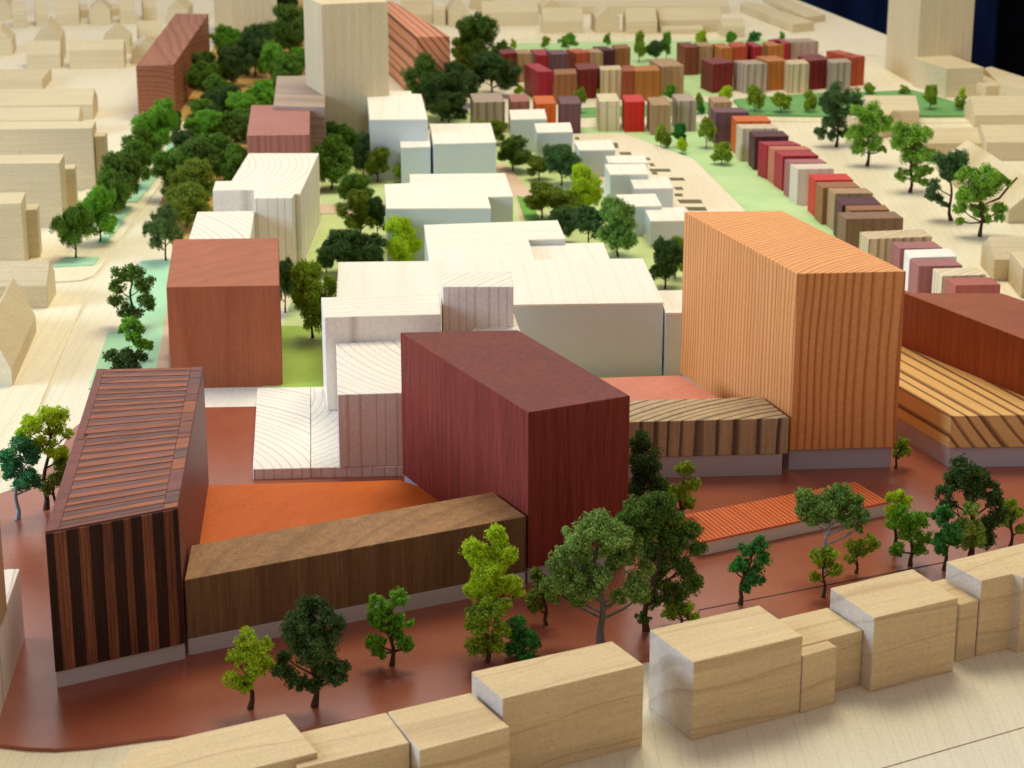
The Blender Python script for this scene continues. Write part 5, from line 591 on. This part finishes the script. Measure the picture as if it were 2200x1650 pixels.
(5.869, 25.615, 0.111, 0.11, 'fresh', 'tiny tuft right over the white end walled roof', 'small street trees among the townhouses'),
(2.059, 22.803, 0.35, 0.188, 'olivelime', 'little tree left of the purple head townhouse', 'small street trees among the townhouses'),
(2.152, 22.026, 0.238, 0.21, 'olivelime', 'little round tree on the light green strip', 'small street trees among the townhouses'),
(1.583, 22.849, 0.251, 0.178, 'olivelime', 'lime tree at the terrace tip', 'small street trees among the townhouses'),
(1.632, 22.689, 0.215, 0.128, 'olive', 'olive tree right at the terrace tip', 'small street trees among the townhouses'),
(1.781, 22.849, 0.281, 0.158, 'green', 'pointed green tree at the terrace tip', 'small street trees among the townhouses'),
(1.783, 22.531, 0.169, 0.156, 'limeb', 'lime shrub in front of the pointed green tree', 'small street trees among the townhouses'),
(2.468, 22.988, 0.131, 0.08, 'olive', 'olive shrub between purple and orange roofed townhouses', 'small street trees among the townhouses'),
]
SHEETS = [
('plaza', [(-3.772, 10.017), (-3.072, 9.612), (-2.604, 9.458), (-2.462, 9.425), (-2.32, 9.392), (-2.185, 9.382), (-2.012, 9.411), (-1.82, 9.472), (-1.702, 9.506), (-1.042, 9.564), (-0.208, 9.944), (0.704, 10.368), (3.046, 11.461), (4.129, 11.977), (4.668, 13.756), (2.637, 14.082), (1.129, 14.324), (-1.798, 14.393), (-2.126, 14.374), (-2.802, 14.295), (-2.907, 14.169), (-2.952, 14.016), (-2.984, 13.866), (-2.973, 13.665), (-2.97, 13.355), (-3.004, 13.075), (-3.081, 12.877), (-3.196, 12.732), (-3.675, 12.344), (-4.314, 11.697)], 0.02, 'plaza', None, None),
('lawn', [(-1.788, 14.742), (1.258, 14.742), (1.53, 18.282), (1.646, 19.241), (1.019, 20.298), (0.251, 23.233), (-0.078, 24.171), (-0.533, 24.746), (-2.025, 24.746), (-2.003, 22.54), (-1.758, 19.582), (-1.797, 17.689)], 0.008, 'lawn', None, None),
('lawn', [(0.677, 23.546), (0.86, 24.171), (1.061, 24.613), (2.086, 24.171), (2.161, 23.233), (2.416, 22.273), (2.694, 20.579), (2.954, 19.241), (3.359, 17.689), (2.309, 17.406), (1.989, 19.756)], 0.008, 'lawnlight', None, None),
('grove_floor', [(-3.839, 24.756), (-3.97, 28.692), (-4.043, 30.647), (-3.669, 34.7), (-2.935, 34.7), (-2.133, 24.756), (-2.004, 22.549), (-2.478, 21.072), (-2.659, 19.249), (-2.9, 18.289), (-3.361, 20.306), (-3.44, 21.682), (-3.544, 23.243)], 0.006, 'ochre', None, None),
('green_bank', [(2.597, 25.377), (3.308, 25.661), (3.654, 25.777), (4.25, 25.835), (4.786, 25.952), (5.006, 25.604), (5.216, 25.098), (5.382, 24.744), (5.322, 24.452), (3.506, 24.426), (3.109, 24.452), (2.645, 24.558)], 0.03, 'bank', None, None),
('lawn', [(0.768, 24.962), (2.344, 25.348), (2.457, 24.8), (2.119, 24.587), (0.764, 24.429)], 0.008, 'bank', None, None),
('lawn', [(2.1, 27.086), (2.5, 27.149), (2.543, 25.727), (2.209, 25.699), (0.11, 25.527), (0.028, 26.166)], 0.006, 'lawnlight', None, None),
('lawn', [(-0.243, 28.475), (0.125, 29.409), (3.799, 29.708), (4.1, 29.116), (3.0, 28.063), (2.135, 27.728), (0.0, 27.401)], 0.007, 'lawnlight', None, None),
('planting_bed', [(-3.207, 18.274), (-2.939, 18.336), (-2.475, 15.181), (-3.026, 14.809), (-3.127, 16.185), (-3.019, 16.185), (-3.147, 17.124)], 0.01, 'mint', None, None),
('planting_bed', [(-3.692, 18.827), (-3.597, 18.827), (-3.59, 20.169), (-3.694, 20.206)], 0.026, 'mint', None, None),
('planting_bed', [(-3.679, 20.354), (-3.576, 20.354), (-3.543, 21.595), (-3.674, 21.679)], 0.026, 'mint', None, None),
('planting_bed', [(-3.649, 21.976), (-3.53, 21.912), (-3.563, 23.032), (-3.654, 23.079)], 0.026, 'mint', None, None),
('planting_bed', [(-3.927, 18.035), (-3.588, 18.095), (-3.58, 18.338), (-3.874, 18.338)], 0.026, 'mint', None, None),
('path', [(-2.694, 16.135), (-2.794, 17.097), (-2.502, 15.157), (-2.597, 15.092)], 0.018, 'pinkpath', None, None),
('path', [(-2.346, 19.866), (-1.049, 19.992), (-1.066, 20.339), (-2.39, 20.265)], 0.016, 'pinkpath', None, None),
('path', [(-0.072, 22.02), (0.203, 20.737), (0.301, 18.252), (0.141, 18.252), (0.045, 20.451), (-0.191, 22.02)], 0.016, 'pinkpath', None, None),
('path', [(0.693, 24.142), (2.266, 24.452), (2.244, 24.193), (0.684, 23.814)], 0.014, 'boardpale', None, None),
('planting_bed', [(0.045, 20.624), (0.157, 20.529), (0.259, 19.709), (0.128, 19.535)], 0.02, 'vivid', None, None),
('planting_bed', [(-1.653, 14.718), (-1.349, 14.76), (-1.452, 16.326), (-1.815, 16.326)], 0.016, 'vivid2', None, None),
('path', [(-2.208, 14.716), (-1.657, 14.757), (-1.618, 14.372), (-2.182, 14.353)], 0.017, 'boardpale', None, None),
('pavement', [(-3.986, 12.44), (-3.281, 12.595), (-3.296, 14.377), (-3.476, 17.158), (-3.829, 17.213), (-5.307, 17.118)], 0.012, 'board2', None, None),
('pavement', [(-5.414, 17.497), (-4.04, 17.582), (-3.848, 17.597), (-3.698, 17.625), (-3.602, 17.654), (-3.532, 17.784), (-3.518, 18.034), (-3.518, 18.444), (-3.474, 21.137), (-3.437, 24.142), (-4.166, 24.142), (-4.173, 21.441), (-4.182, 18.26), (-5.565, 18.034)], 0.014, 'board2', None, None),
('pavement', [(1.073, 29.615), (3.052, 29.842), (3.218, 30.227), (0.0, 30.305), (-0.253, 29.69)], 0.01, 'board2', None, None),
('pavement', [(4.222, 24.1), (5.47, 24.151), (7.815, 24.151), (7.861, 24.306), (4.264, 24.358), (2.636, 24.462), (2.563, 24.254)], 0.012, 'board2', None, None),
('terrace', [(0.633, 23.443), (1.207, 23.467), (1.568, 22.781), (1.881, 22.175), (2.181, 20.044), (2.405, 18.201), (1.363, 18.201), (0.898, 20.583), (0.623, 22.441)], 0.03, 'terrace', None, None),
]
SLOTS = [
[(1.122, 22.508), (1.244, 22.508), (1.246, 22.374), (1.13, 22.374)],
[(1.384, 22.241), (1.423, 22.241), (1.431, 22.132), (1.392, 22.132)],
[(1.398, 21.98), (1.445, 21.98), (1.461, 21.852), (1.414, 21.852)],
[(1.387, 21.725), (1.595, 21.725), (1.605, 21.599), (1.399, 21.599)],
[(1.402, 21.578), (1.458, 21.578), (1.466, 21.475), (1.41, 21.475)],
[(1.564, 21.331), (1.707, 21.331), (1.717, 21.21), (1.574, 21.21)],
[(1.586, 20.931), (1.664, 20.931), (1.673, 20.814), (1.596, 20.814)],
[(1.567, 20.659), (1.644, 20.659), (1.649, 20.545), (1.573, 20.545)],
[(1.581, 20.413), (1.804, 20.413), (1.814, 20.264), (1.597, 20.264)],
[(1.635, 20.117), (1.824, 20.117), (1.833, 19.971), (1.659, 19.971)],
[(0.674, 23.25), (0.719, 23.25), (0.73, 23.131), (0.685, 23.131)],
[(1.078, 22.966), (1.128, 22.966), (1.126, 22.712), (1.087, 22.712)],
]
GROOVES = [
[(1.02, 10.976), (1.56, 11.221), (2.512, 11.649), (2.764, 11.766)],
[(0.736, 11.85), (0.917, 11.697), (1.126, 11.752)],
]
GROUND_JOINTS = [
[(1.474, 9.069), (1.757, 9.226), (2.128, 9.43), (2.72, 9.75)],
[(-2.185, 14.683), (-1.816, 14.694)],
[(4.602, 24.364), (5.122, 24.364)],
[(1.967, 28.797), (3.343, 29.012), (4.85, 28.376)],
]
BOARD = [(-14, 38.3), (-14, 6.8), (10.9, 6.8), (10.9, 7.8), (3.05, 38.3)]
# ------------------------------------------------------------------ the setting
def struct(o): o['kind'] = 'structure'; return o
ground = struct(link('ground', prism_mesh('ground', BOARD, -.35, 0, wood('board', 'y'), .01), rz=R(0)))
struct(link('floor', box_mesh('floor', -40, 40, -6, 60, -9.3, -9.0, mat('floorm'))))
tb = link('display_table', prism_mesh('display_table', inset(BOARD, .8), -.75, -.352, mat('table'), .02))
tag(tb, 'dark table carrying the whole wooden city model', 'table')
for cx_, cy_ in [(-10, 9), (7, 9), (-10, 34), (2, 34)]:
    link('leg', box_mesh('leg', cx_ - .35, cx_ + .35, cy_ - .35, cy_ + .35, -9.0, -.751, mat('table'), .03), tb)
# navy cloth hanging behind, with folds
vs = []; fs = []; NX = 260; XL, XR = -8, 9.4
for i in range(NX + 1):
    x = XL + (XR - XL) * i / NX
    y = 43 + .35 * math.sin(x * 1.9) + .07 * math.sin(x * 4.3 + 1) + .5 * math.sin(x * .7) - .10 * (x - 5)
    for zz in (-9.0, 3.5): vs.append((x, y, zz))
for i in range(NX): fs.append((2 * i, 2 * i + 2, 2 * i + 3, 2 * i + 1))
me = poly_mesh('backdrop_cloth', vs, fs, mat('curtain'))
for p in me.polygons: p.use_smooth = True
bc = link('backdrop_cloth', me); struct(bc)
sm = bc.modifiers.new('thick', 'SOLIDIFY'); sm.thickness = .04
vs = []
for i in range(NX + 1):
    x = 9.1 + 17 * i / NX
    y = 43.6 + .25 * math.sin(x * 1.4) + .05 * math.sin(x * 5 + 1) - .10 * (x - 5)
    for zz in (-9.0, 3.5): vs.append((x, y, zz))
me = poly_mesh('black_backdrop', vs, fs, plain('black_cloth', (12, 15, 24), (5, 7, 12), 1.4, .95, .1, .15))
for p in me.polygons: p.use_smooth = True
bc = link('black_backdrop', me); struct(bc); sm = bc.modifiers.new('thick', 'SOLIDIFY'); sm.thickness = .04

for name, pts, z, mk, lab, cat in SHEETS:
    cx, cy, rz, lp = frame(pts)
    o = link(name, prism_mesh(name, [(x - cx, y - cy) for x, y in pts], -.02, z, mat(mk, 'y'), .0015), loc=(cx, cy, 0)); struct(o)
    if name == 'terrace': terrace = o; tcx, tcy = cx, cy
    if name == 'plaza': plaza = o; pcx, pcy = cx, cy
for s in SLOTS:
    link('slot_shade', prism_mesh('slot_shade', [(x - tcx, y - tcy) for x, y in s], .001, .032, mat('slot'), 0), terrace)  # dark plates laid on top, their colour giving the slots their shade
for gpts in GROOVES:
    v = []; f = []
    for i, (x, y) in enumerate(gpts):
        for dy in (-.006, .006): v += [(x - pcx, y - pcy + dy, .019), (x - pcx, y - pcy + dy, .0215)]
    for i in range(len(gpts) - 1):
        a = 4 * i; b_ = a + 4; f += [(a + 1, b_ + 1, b_ + 3, a + 3), (a, b_, b_ + 1, a + 1), (a + 2, a + 3, b_ + 3, b_ + 2)]
    link('joint', poly_mesh('joint', v, f, mat('seam')), plaza)

for gpts in GROUND_JOINTS:
    v = []; f = []
    for i, (x, y) in enumerate(gpts):
        x2, y2 = gpts[min(i + 1, len(gpts) - 1)]; x1, y1 = gpts[max(i - 1, 0)]; L = math.dist((x1, y1), (x2, y2)); nx, ny = -(y2 - y1) / L, (x2 - x1) / L
        for d in (-.0028, .0028): v += [(x + nx * d, y + ny * d, -.002), (x + nx * d, y + ny * d, .0018)]
    for i in range(len(gpts) - 1):
        a = 4 * i; b_ = a + 4; f += [(a + 1, b_ + 1, b_ + 3, a + 3), (a, b_, b_ + 1, a + 1), (a + 2, a + 3, b_ + 3, b_ + 2)]
    link('joint', poly_mesh('joint', v, f, plain('brown_seam', (150, 112, 72), (128, 92, 58), 8, .7, .2, .05)), ground)
# ------------------------------------------------------------------ blocks
def fractions_strips(root, P4, z1):
    cuts = [0, .058, .151, .238, .32, .413, .494, .576, .634, .715, .797, .884, .96, 1]
    a, b = P4[0], P4[1]; L = math.dist(a, b)          # local frame: x along the front edge
    for i in range(len(cuts) - 1):
        x0 = a[0] + L * cuts[i] + .0006; x1 = a[0] + L * cuts[i + 1] - .0006; k = 'striplight' if i % 2 else 'stripdark'
        pr = .007 + (.0025 if i % 2 else 0)
        link('veneer_strip', box_mesh('veneer_strip', x0, x1, a[1] - pr, a[1] - .0002, ZB[0] + .002, z1 - .001, mat(k, 'z'), .0012), root)
def striped(root, P4, z0, z1):
    ZB[0] = z0
    body = link('body', prism_mesh('body', P4, z0, z1, wood('roofedge', 'z'), .003), root)
    fractions_strips(root, P4, z1)
    N = 46; mid = .53
    def strip(u0, u1, v0, v1, key, h):
        q4 = [quad_pt(P4, u0, v0), quad_pt(P4, u1, v0), quad_pt(P4, u1, v1), quad_pt(P4, u0, v1)]
        link('roof_strip', prism_mesh('roof_strip', q4, z1 + .0004, z1 + h, wood(key, 'x'), .0008), root)
    random.seed(12)
    v = .02
    ws = [random.uniform(.7, 1.35) * (1.0 if i % 2 else 1.1) for i in range(N)]; S = sum(ws)
    for i, w_ in enumerate(ws):
        v2 = v + .965 * w_ / S
        lft = .10 if v < mid else .075
        strip(lft, .885, v + .0008, v2 - .0008, 'rooflight' if i % 2 else 'roofdark', .006 + (.002 if i % 2 else 0))
        v = v2
    strip(0, .097, .004, mid - .02, 'roofedge', .007); strip(0, .072, mid - .017, .996, 'roofedge', .006)
    v = .004; i = 0
    while v < .99:
        w_ = random.choice([.03, .05, .07, .06]); v2 = min(.996, v + w_)
        strip(.888, .995, v + .0008, v2 - .0008, random.choice(['roofedge', 'rooflight', 'roofdark', 'roofedge']), .0065 + .001 * (i % 3)); v = v2; i += 1
    strip(.1, .885, .003, .0185, 'roofedge', .0065)
ZB = [0]
for b in BLOCKS:
    pts = b['pts']; g = b.get('g'); cx, cy, rz, lp = frame(pts, g); z0, h = b['z0'], b['h']
    # counter-clockwise
    ring = b.get('ring'); ax = b['axis']; sp = b.get('special'); bev = .0035
    if sp or b.get('plinth') or b.get('hole'):
        root = link(b['name'], None, None, (cx, cy, 0), rz); tag(root, b['label'], b['cat'], b['group'])
        if b.get('plinth'):
            link('body', prism_mesh('body', lp, z0, h, mat(b['mat'], ax, ring), bev), root)
            link('plinth', prism_mesh('plinth', inset(lp, b['plinth']['inset'] + .004), 0, z0 - .0015, mat(b['plinth']['mat']), .001), root)
        elif sp == 'striped':
            striped(root, lp, z0, h); link('plinth', prism_mesh('plinth', inset(lp, .012), 0, z0 - .0015, mat('plinth'), .001), root)
        elif sp == 'white':
            link('body', prism_mesh('body', inset(lp, .003), 0, h - .014, mat('acrylic'), .001), root)
            link('roof_sheet', prism_mesh('roof_sheet', lp, h - .0138, h, wood('veneer', 'y'), .0006), root)
        elif sp == 'kiosk':
            link('wall', prism_mesh('wall', inset(lp, .014), 0, h - .0125, mat('white'), .001), root)
            link('roof_board', prism_mesh('roof_board', lp, h - .012, h - .003, wood('kioskroof', 'y'), .0006), root)
            n = 46
            for i in range(n):
                q4 = [quad_pt(lp, i / n + .0025, 0), quad_pt(lp, (i + 1) / n - .0045, 0), quad_pt(lp, (i + 1) / n - .0045, 1), quad_pt(lp, i / n + .0025, 1)]
                link('roof_slat', prism_mesh('roof_slat', q4, h - .0028, h + .0015, wood('kioskroof', 'y'), .001), root)
        elif b.get('hole'):
            link('body', prism_mesh('body', lp, z0, h, mat(b['mat'], ax), bev), root)
            q4 = [quad_pt(lp, .30, .25), quad_pt(lp, .72, .25), quad_pt(lp, .72, .45), quad_pt(lp, .30, .45)]
            link('roof_notch', prism_mesh('roof_notch', q4, h - .002, h + .002, wood('darkbrown', 'z'), 0), root)
    else:
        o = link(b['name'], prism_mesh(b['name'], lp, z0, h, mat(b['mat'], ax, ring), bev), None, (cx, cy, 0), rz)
        tag(o, b['label'], b['cat'], b['group'])

for hdat in HOUSES:
    a, b_, n, wh, rh, d, rd = (hdat[k] for k in ('a', 'b', 'n', 'wh', 'rh', 'depth', 'ridge'))
    c = (b_[0] + n[0] * d, b_[1] + n[1] * d); e = (a[0] + n[0] * d, a[1] + n[1] * d)
    cx, cy, rz, lp = frame([a, b_, c, e])
    if rd == 'x': r1 = tuple((lp[0][i] + lp[3][i]) / 2 for i in (0, 1)); r2 = tuple((lp[1][i] + lp[2][i]) / 2 for i in (0, 1))
    else: r1 = tuple((lp[0][i] + lp[1][i]) / 2 for i in (0, 1)); r2 = tuple((lp[3][i] + lp[2][i]) / 2 for i in (0, 1))
    V = [(*p, 0) for p in lp] + [(*p, wh) for p in lp] + [(*r1, rh), (*r2, rh)]
    if rd == 'x': F = [(3, 2, 1, 0), (0, 1, 5, 4), (2, 3, 7, 6), (4, 5, 9, 8), (6, 7, 8, 9), (1, 2, 6, 9, 5), (3, 0, 4, 8, 7)]
    else: F = [(3, 2, 1, 0), (1, 2, 6, 5), (3, 0, 4, 7), (5, 6, 9, 8), (7, 4, 8, 9), (0, 1, 5, 8, 4), (2, 3, 7, 9, 6)]
    me = poly_mesh('gabled_house', V, F, wood('beige', 'x'))
    bm = bmesh.new(); bm.from_mesh(me); bmesh.ops.recalc_face_normals(bm, faces=bm.faces); bmesh.ops.bevel(bm, geom=list(bm.edges), offset=.004, segments=1, affect='EDGES'); bm.to_mesh(me); bm.free()
    o = link('gabled_house', me, None, (cx, cy, 0), rz); tag(o, hdat['label'], 'model house', 'gabled houses of pale wood')

# ------------------------------------------------------------------ trees
def leaves(clumps, s, dens=1.0, inner=.42):
    """clumps: (x,y,z,r); many small folded leaf faces packed in knotty tufts on each clump"""
    P = []; Nn = []
    for (x, y, z, r) in clumps:
        nb = 20
        d = rng.normal(size=(nb, 3)); d /= np.linalg.norm(d, axis=1)[:, None]
        cen = d * r * rng.uniform(.45, .85, (nb, 1)) * np.array([1, 1, .85]); br = r * rng.uniform(.26, .46, nb)
        n = int(dens * 27.0 * r * r / (s * s))
        k = rng.integers(0, nb, n); e = rng.normal(size=(n, 3)); e /= np.linalg.norm(e, axis=1)[:, None]
        rad = np.where(rng.random(n) < inner, rng.uniform(.2, .8, n), rng.uniform(.8, 1.1, n))
        p = cen[k] + e * (br[k] * rad)[:, None]
        P.append(p + np.array([x, y, z])); Nn.append(e)
    P = np.concatenate(P); E = np.concatenate(Nn); n = len(P)
    P[:, 2] = np.maximum(P[:, 2], s)
    a = rng.normal(size=(n, 3)); t = np.cross(E + .6 * a, rng.normal(size=(n, 3))); t /= np.linalg.norm(t, axis=1)[:, None]
    b = np.cross(t, E + .5 * rng.normal(size=(n, 3))); b /= np.linalg.norm(b, axis=1)[:, None]
    sz = (s * rng.uniform(.55, 1.25, n))[:, None]
    fold = E * sz * rng.uniform(-.3, .5, (n, 1))
    V = np.stack([P - t * sz * .9, P - b * sz * .5 + fold, P + t * sz * .9, P + b * sz * .5 - fold * .4], 1).reshape(-1, 3)
    return V, n
def crown_mesh(name, clumps, s, m, dens=1.0):
    V, n = leaves(clumps, s, dens); me = bpy.data.meshes.new(name)
    me.vertices.add(len(V)); me.vertices.foreach_set('co', V.astype(np.float32).ravel())
    me.loops.add(4 * n); me.loops.foreach_set('vertex_index', np.arange(4 * n, dtype=np.int32))
    me.polygons.add(n); me.polygons.foreach_set('loop_start', np.arange(0, 4 * n, 4, dtype=np.int32)); me.polygons.foreach_set('loop_total', np.full(n, 4, dtype=np.int32))
    me.update(calc_edges=True); me.materials.append(m); return me
def tube(V, F, pts, radii, sides=6):
    base = len(V); prev = None
    for i, p in enumerate(pts):
        p = Vector(p); d = (Vector(pts[min(i + 1, len(pts) - 1)]) - Vector(pts[max(i - 1, 0)])).normalized()
        x = d.cross(Vector((.3, 1, .1))).normalized(); y = d.cross(x)
        for k in range(sides):
            an = 2 * math.pi * k / sides; V.append(tuple(p + (x * math.cos(an) + y * math.sin(an)) * radii[i]))
    for i in range(len(pts) - 1):
        for k in range(sides):
            a = base + i * sides + k; b = base + i * sides + (k + 1) % sides; F.append((a, b, b + sides, a + sides))
    F.append(tuple(base + (len(pts) - 1) * sides + k for k in range(sides)))
def trunk_mesh(name, clumps, r0, m):
    V = []; F = []; H_ = max(c[2] + c[3] for c in clumps); lo = min(c[2] - c[3] for c in clumps)
    mx = sum(c[0] * c[3] for c in clumps) / sum(c[3] for c in clumps)
    top = .72 * H_
    def axis(t):
        z = t * top; k = (z / top) ** 1.5
        return (mx * k + r0 * .9 * math.sin(t * 7 + mx * 40), r0 * .7 * math.sin(t * 5 + 1), z)
    pts = [axis(i / 8) for i in range(9)]; pts[0] = (0, 0, -.004)
    tube(V, F, pts, [r0 * (1.35 if i == 0 else 1) * (1 - .62 * i / 8) for i in range(9)], 7)
    for (x, y, z, r) in clumps:
        t = max(.25, min(.97, (z - .55 * math.hypot(x - mx * .6, y) - r * .5) / top)); s0 = axis(t); e = (x, y, z)
        mid = tuple(s0[i] * .45 + e[i] * .55 + (0, 0, -.02 * H_)[i] for i in range(3))
        rr = r0 * (1 - .62 * t) * .62; tube(V, F, [s0, mid, e], [rr, rr * .7, rr * .3], 5)
        for _ in range(3):
            an = random.uniform(0, 6.28); q = (x + math.cos(an) * r * .7, y + math.sin(an) * r * .6, z + random.uniform(-.3, .7) * r)
            tube(V, F, [mid, e if random.random() < .4 else tuple((mid[i] + q[i]) / 2 for i in range(3)), q], [rr * .5, rr * .35, rr * .15], 4)
    me = poly_mesh(name, V, F, m)
    for p in me.polygons: p.use_smooth = True
    return me
random.seed(9)
for t in TREES:
    X, Y = t['loc']; cl = []
    for i, (x, z, r) in enumerate(t['cl']):
        cl.append((x, random.uniform(-1, 1) * r * .9, z, r * 1.2))
    root = link('tree', None, None, (X, Y, .0 if t['z'] is None else t['z'])); tag(root, t['label'], 'tree', t['grp'])
    link('crown', crown_mesh('crown', cl, .0095 if Y < 14.5 else .012, leafmat(t['col'])), root)
    hh = max(c[2] for c in cl)
    link('trunk', trunk_mesh('trunk', cl, max(.008, min(.017, .025 * hh + .004)) * (1.15 if t['trunk'] == 'grey' else 1), mat('trunk_' + t['trunk'])), root)
    if t['bare']:
        (x0, z0), (x1, z1) = t['bare']; V = []; F = []
        tube(V, F, [(x0 - .12, .02, z0 - .05), (x0, .02, z0), ((x0 + x1) / 2, .03, (z0 + z1) / 2 + .004), (x1, .03, z1)], [.006, .011, .010, .009], 7)
        link('bare_branch', poly_mesh('bare_branch', V, F, mat('trunk_brown')), root)
# shared shapes for the rest
protos = []
for k in range(9):
    cl = []; nc = random.randint(13, 17); slim = k % 3 == 2
    for i in range(nc):
        zt = random.uniform(.30, .86); wmax = .36 * math.sin(math.pi * min(1, (zt - .12) / .86)) ** .7
        an = 2.4 * i + random.uniform(-.4, .4); rad = wmax * random.uniform(.35, 1)
        cl.append((rad * math.cos(an), rad * math.sin(an), zt, random.uniform(.16, .22)))
    cl.append((0, 0, .82, .17)); cl.append((0, 0, .6, .25))
    protos.append((crown_mesh('crown', cl, .019, leafmat('mid'), .75), trunk_mesh('trunk', cl, .024, mat('trunk_brown'))))
small = []
for k in range(4):
    cl = [(random.uniform(-.2, .2), random.uniform(-.2, .2), .34 + .13 * i, random.uniform(.15, .24)) for i in range(5)] + [(0.1, .1, .5, .25), (-.15, -.1, .45, .22)]
    small.append((crown_mesh('crown', cl, .036, leafmat('mid'), .9), trunk_mesh('trunk', cl, .022, mat('trunk_brown'))))
for i, (X, Y, h, w, c, lab, grp) in enumerate(GTREES):
    cm, tm = (small[i % 4] if h < .22 else protos[(i * 5) % 9])
    root = link('tree', None, None, (X, Y, .004), random.uniform(0, 6.28)); tag(root, lab, 'tree', grp)
    wr = 1.12 * w if h < .22 else (1.06 if grp.startswith('avenue') else 1.22) * w
    for nm, me in (('crown', cm), ('trunk', tm)):
        o = link(nm, me, root); o.scale = (wr, wr, h)
        if nm == 'crown': o.material_slots[0].link = 'OBJECT'; o.material_slots[0].material = leafmat(c)
        else: o.scale = (wr * .6 + h * .3, wr * .6 + h * .3, h)
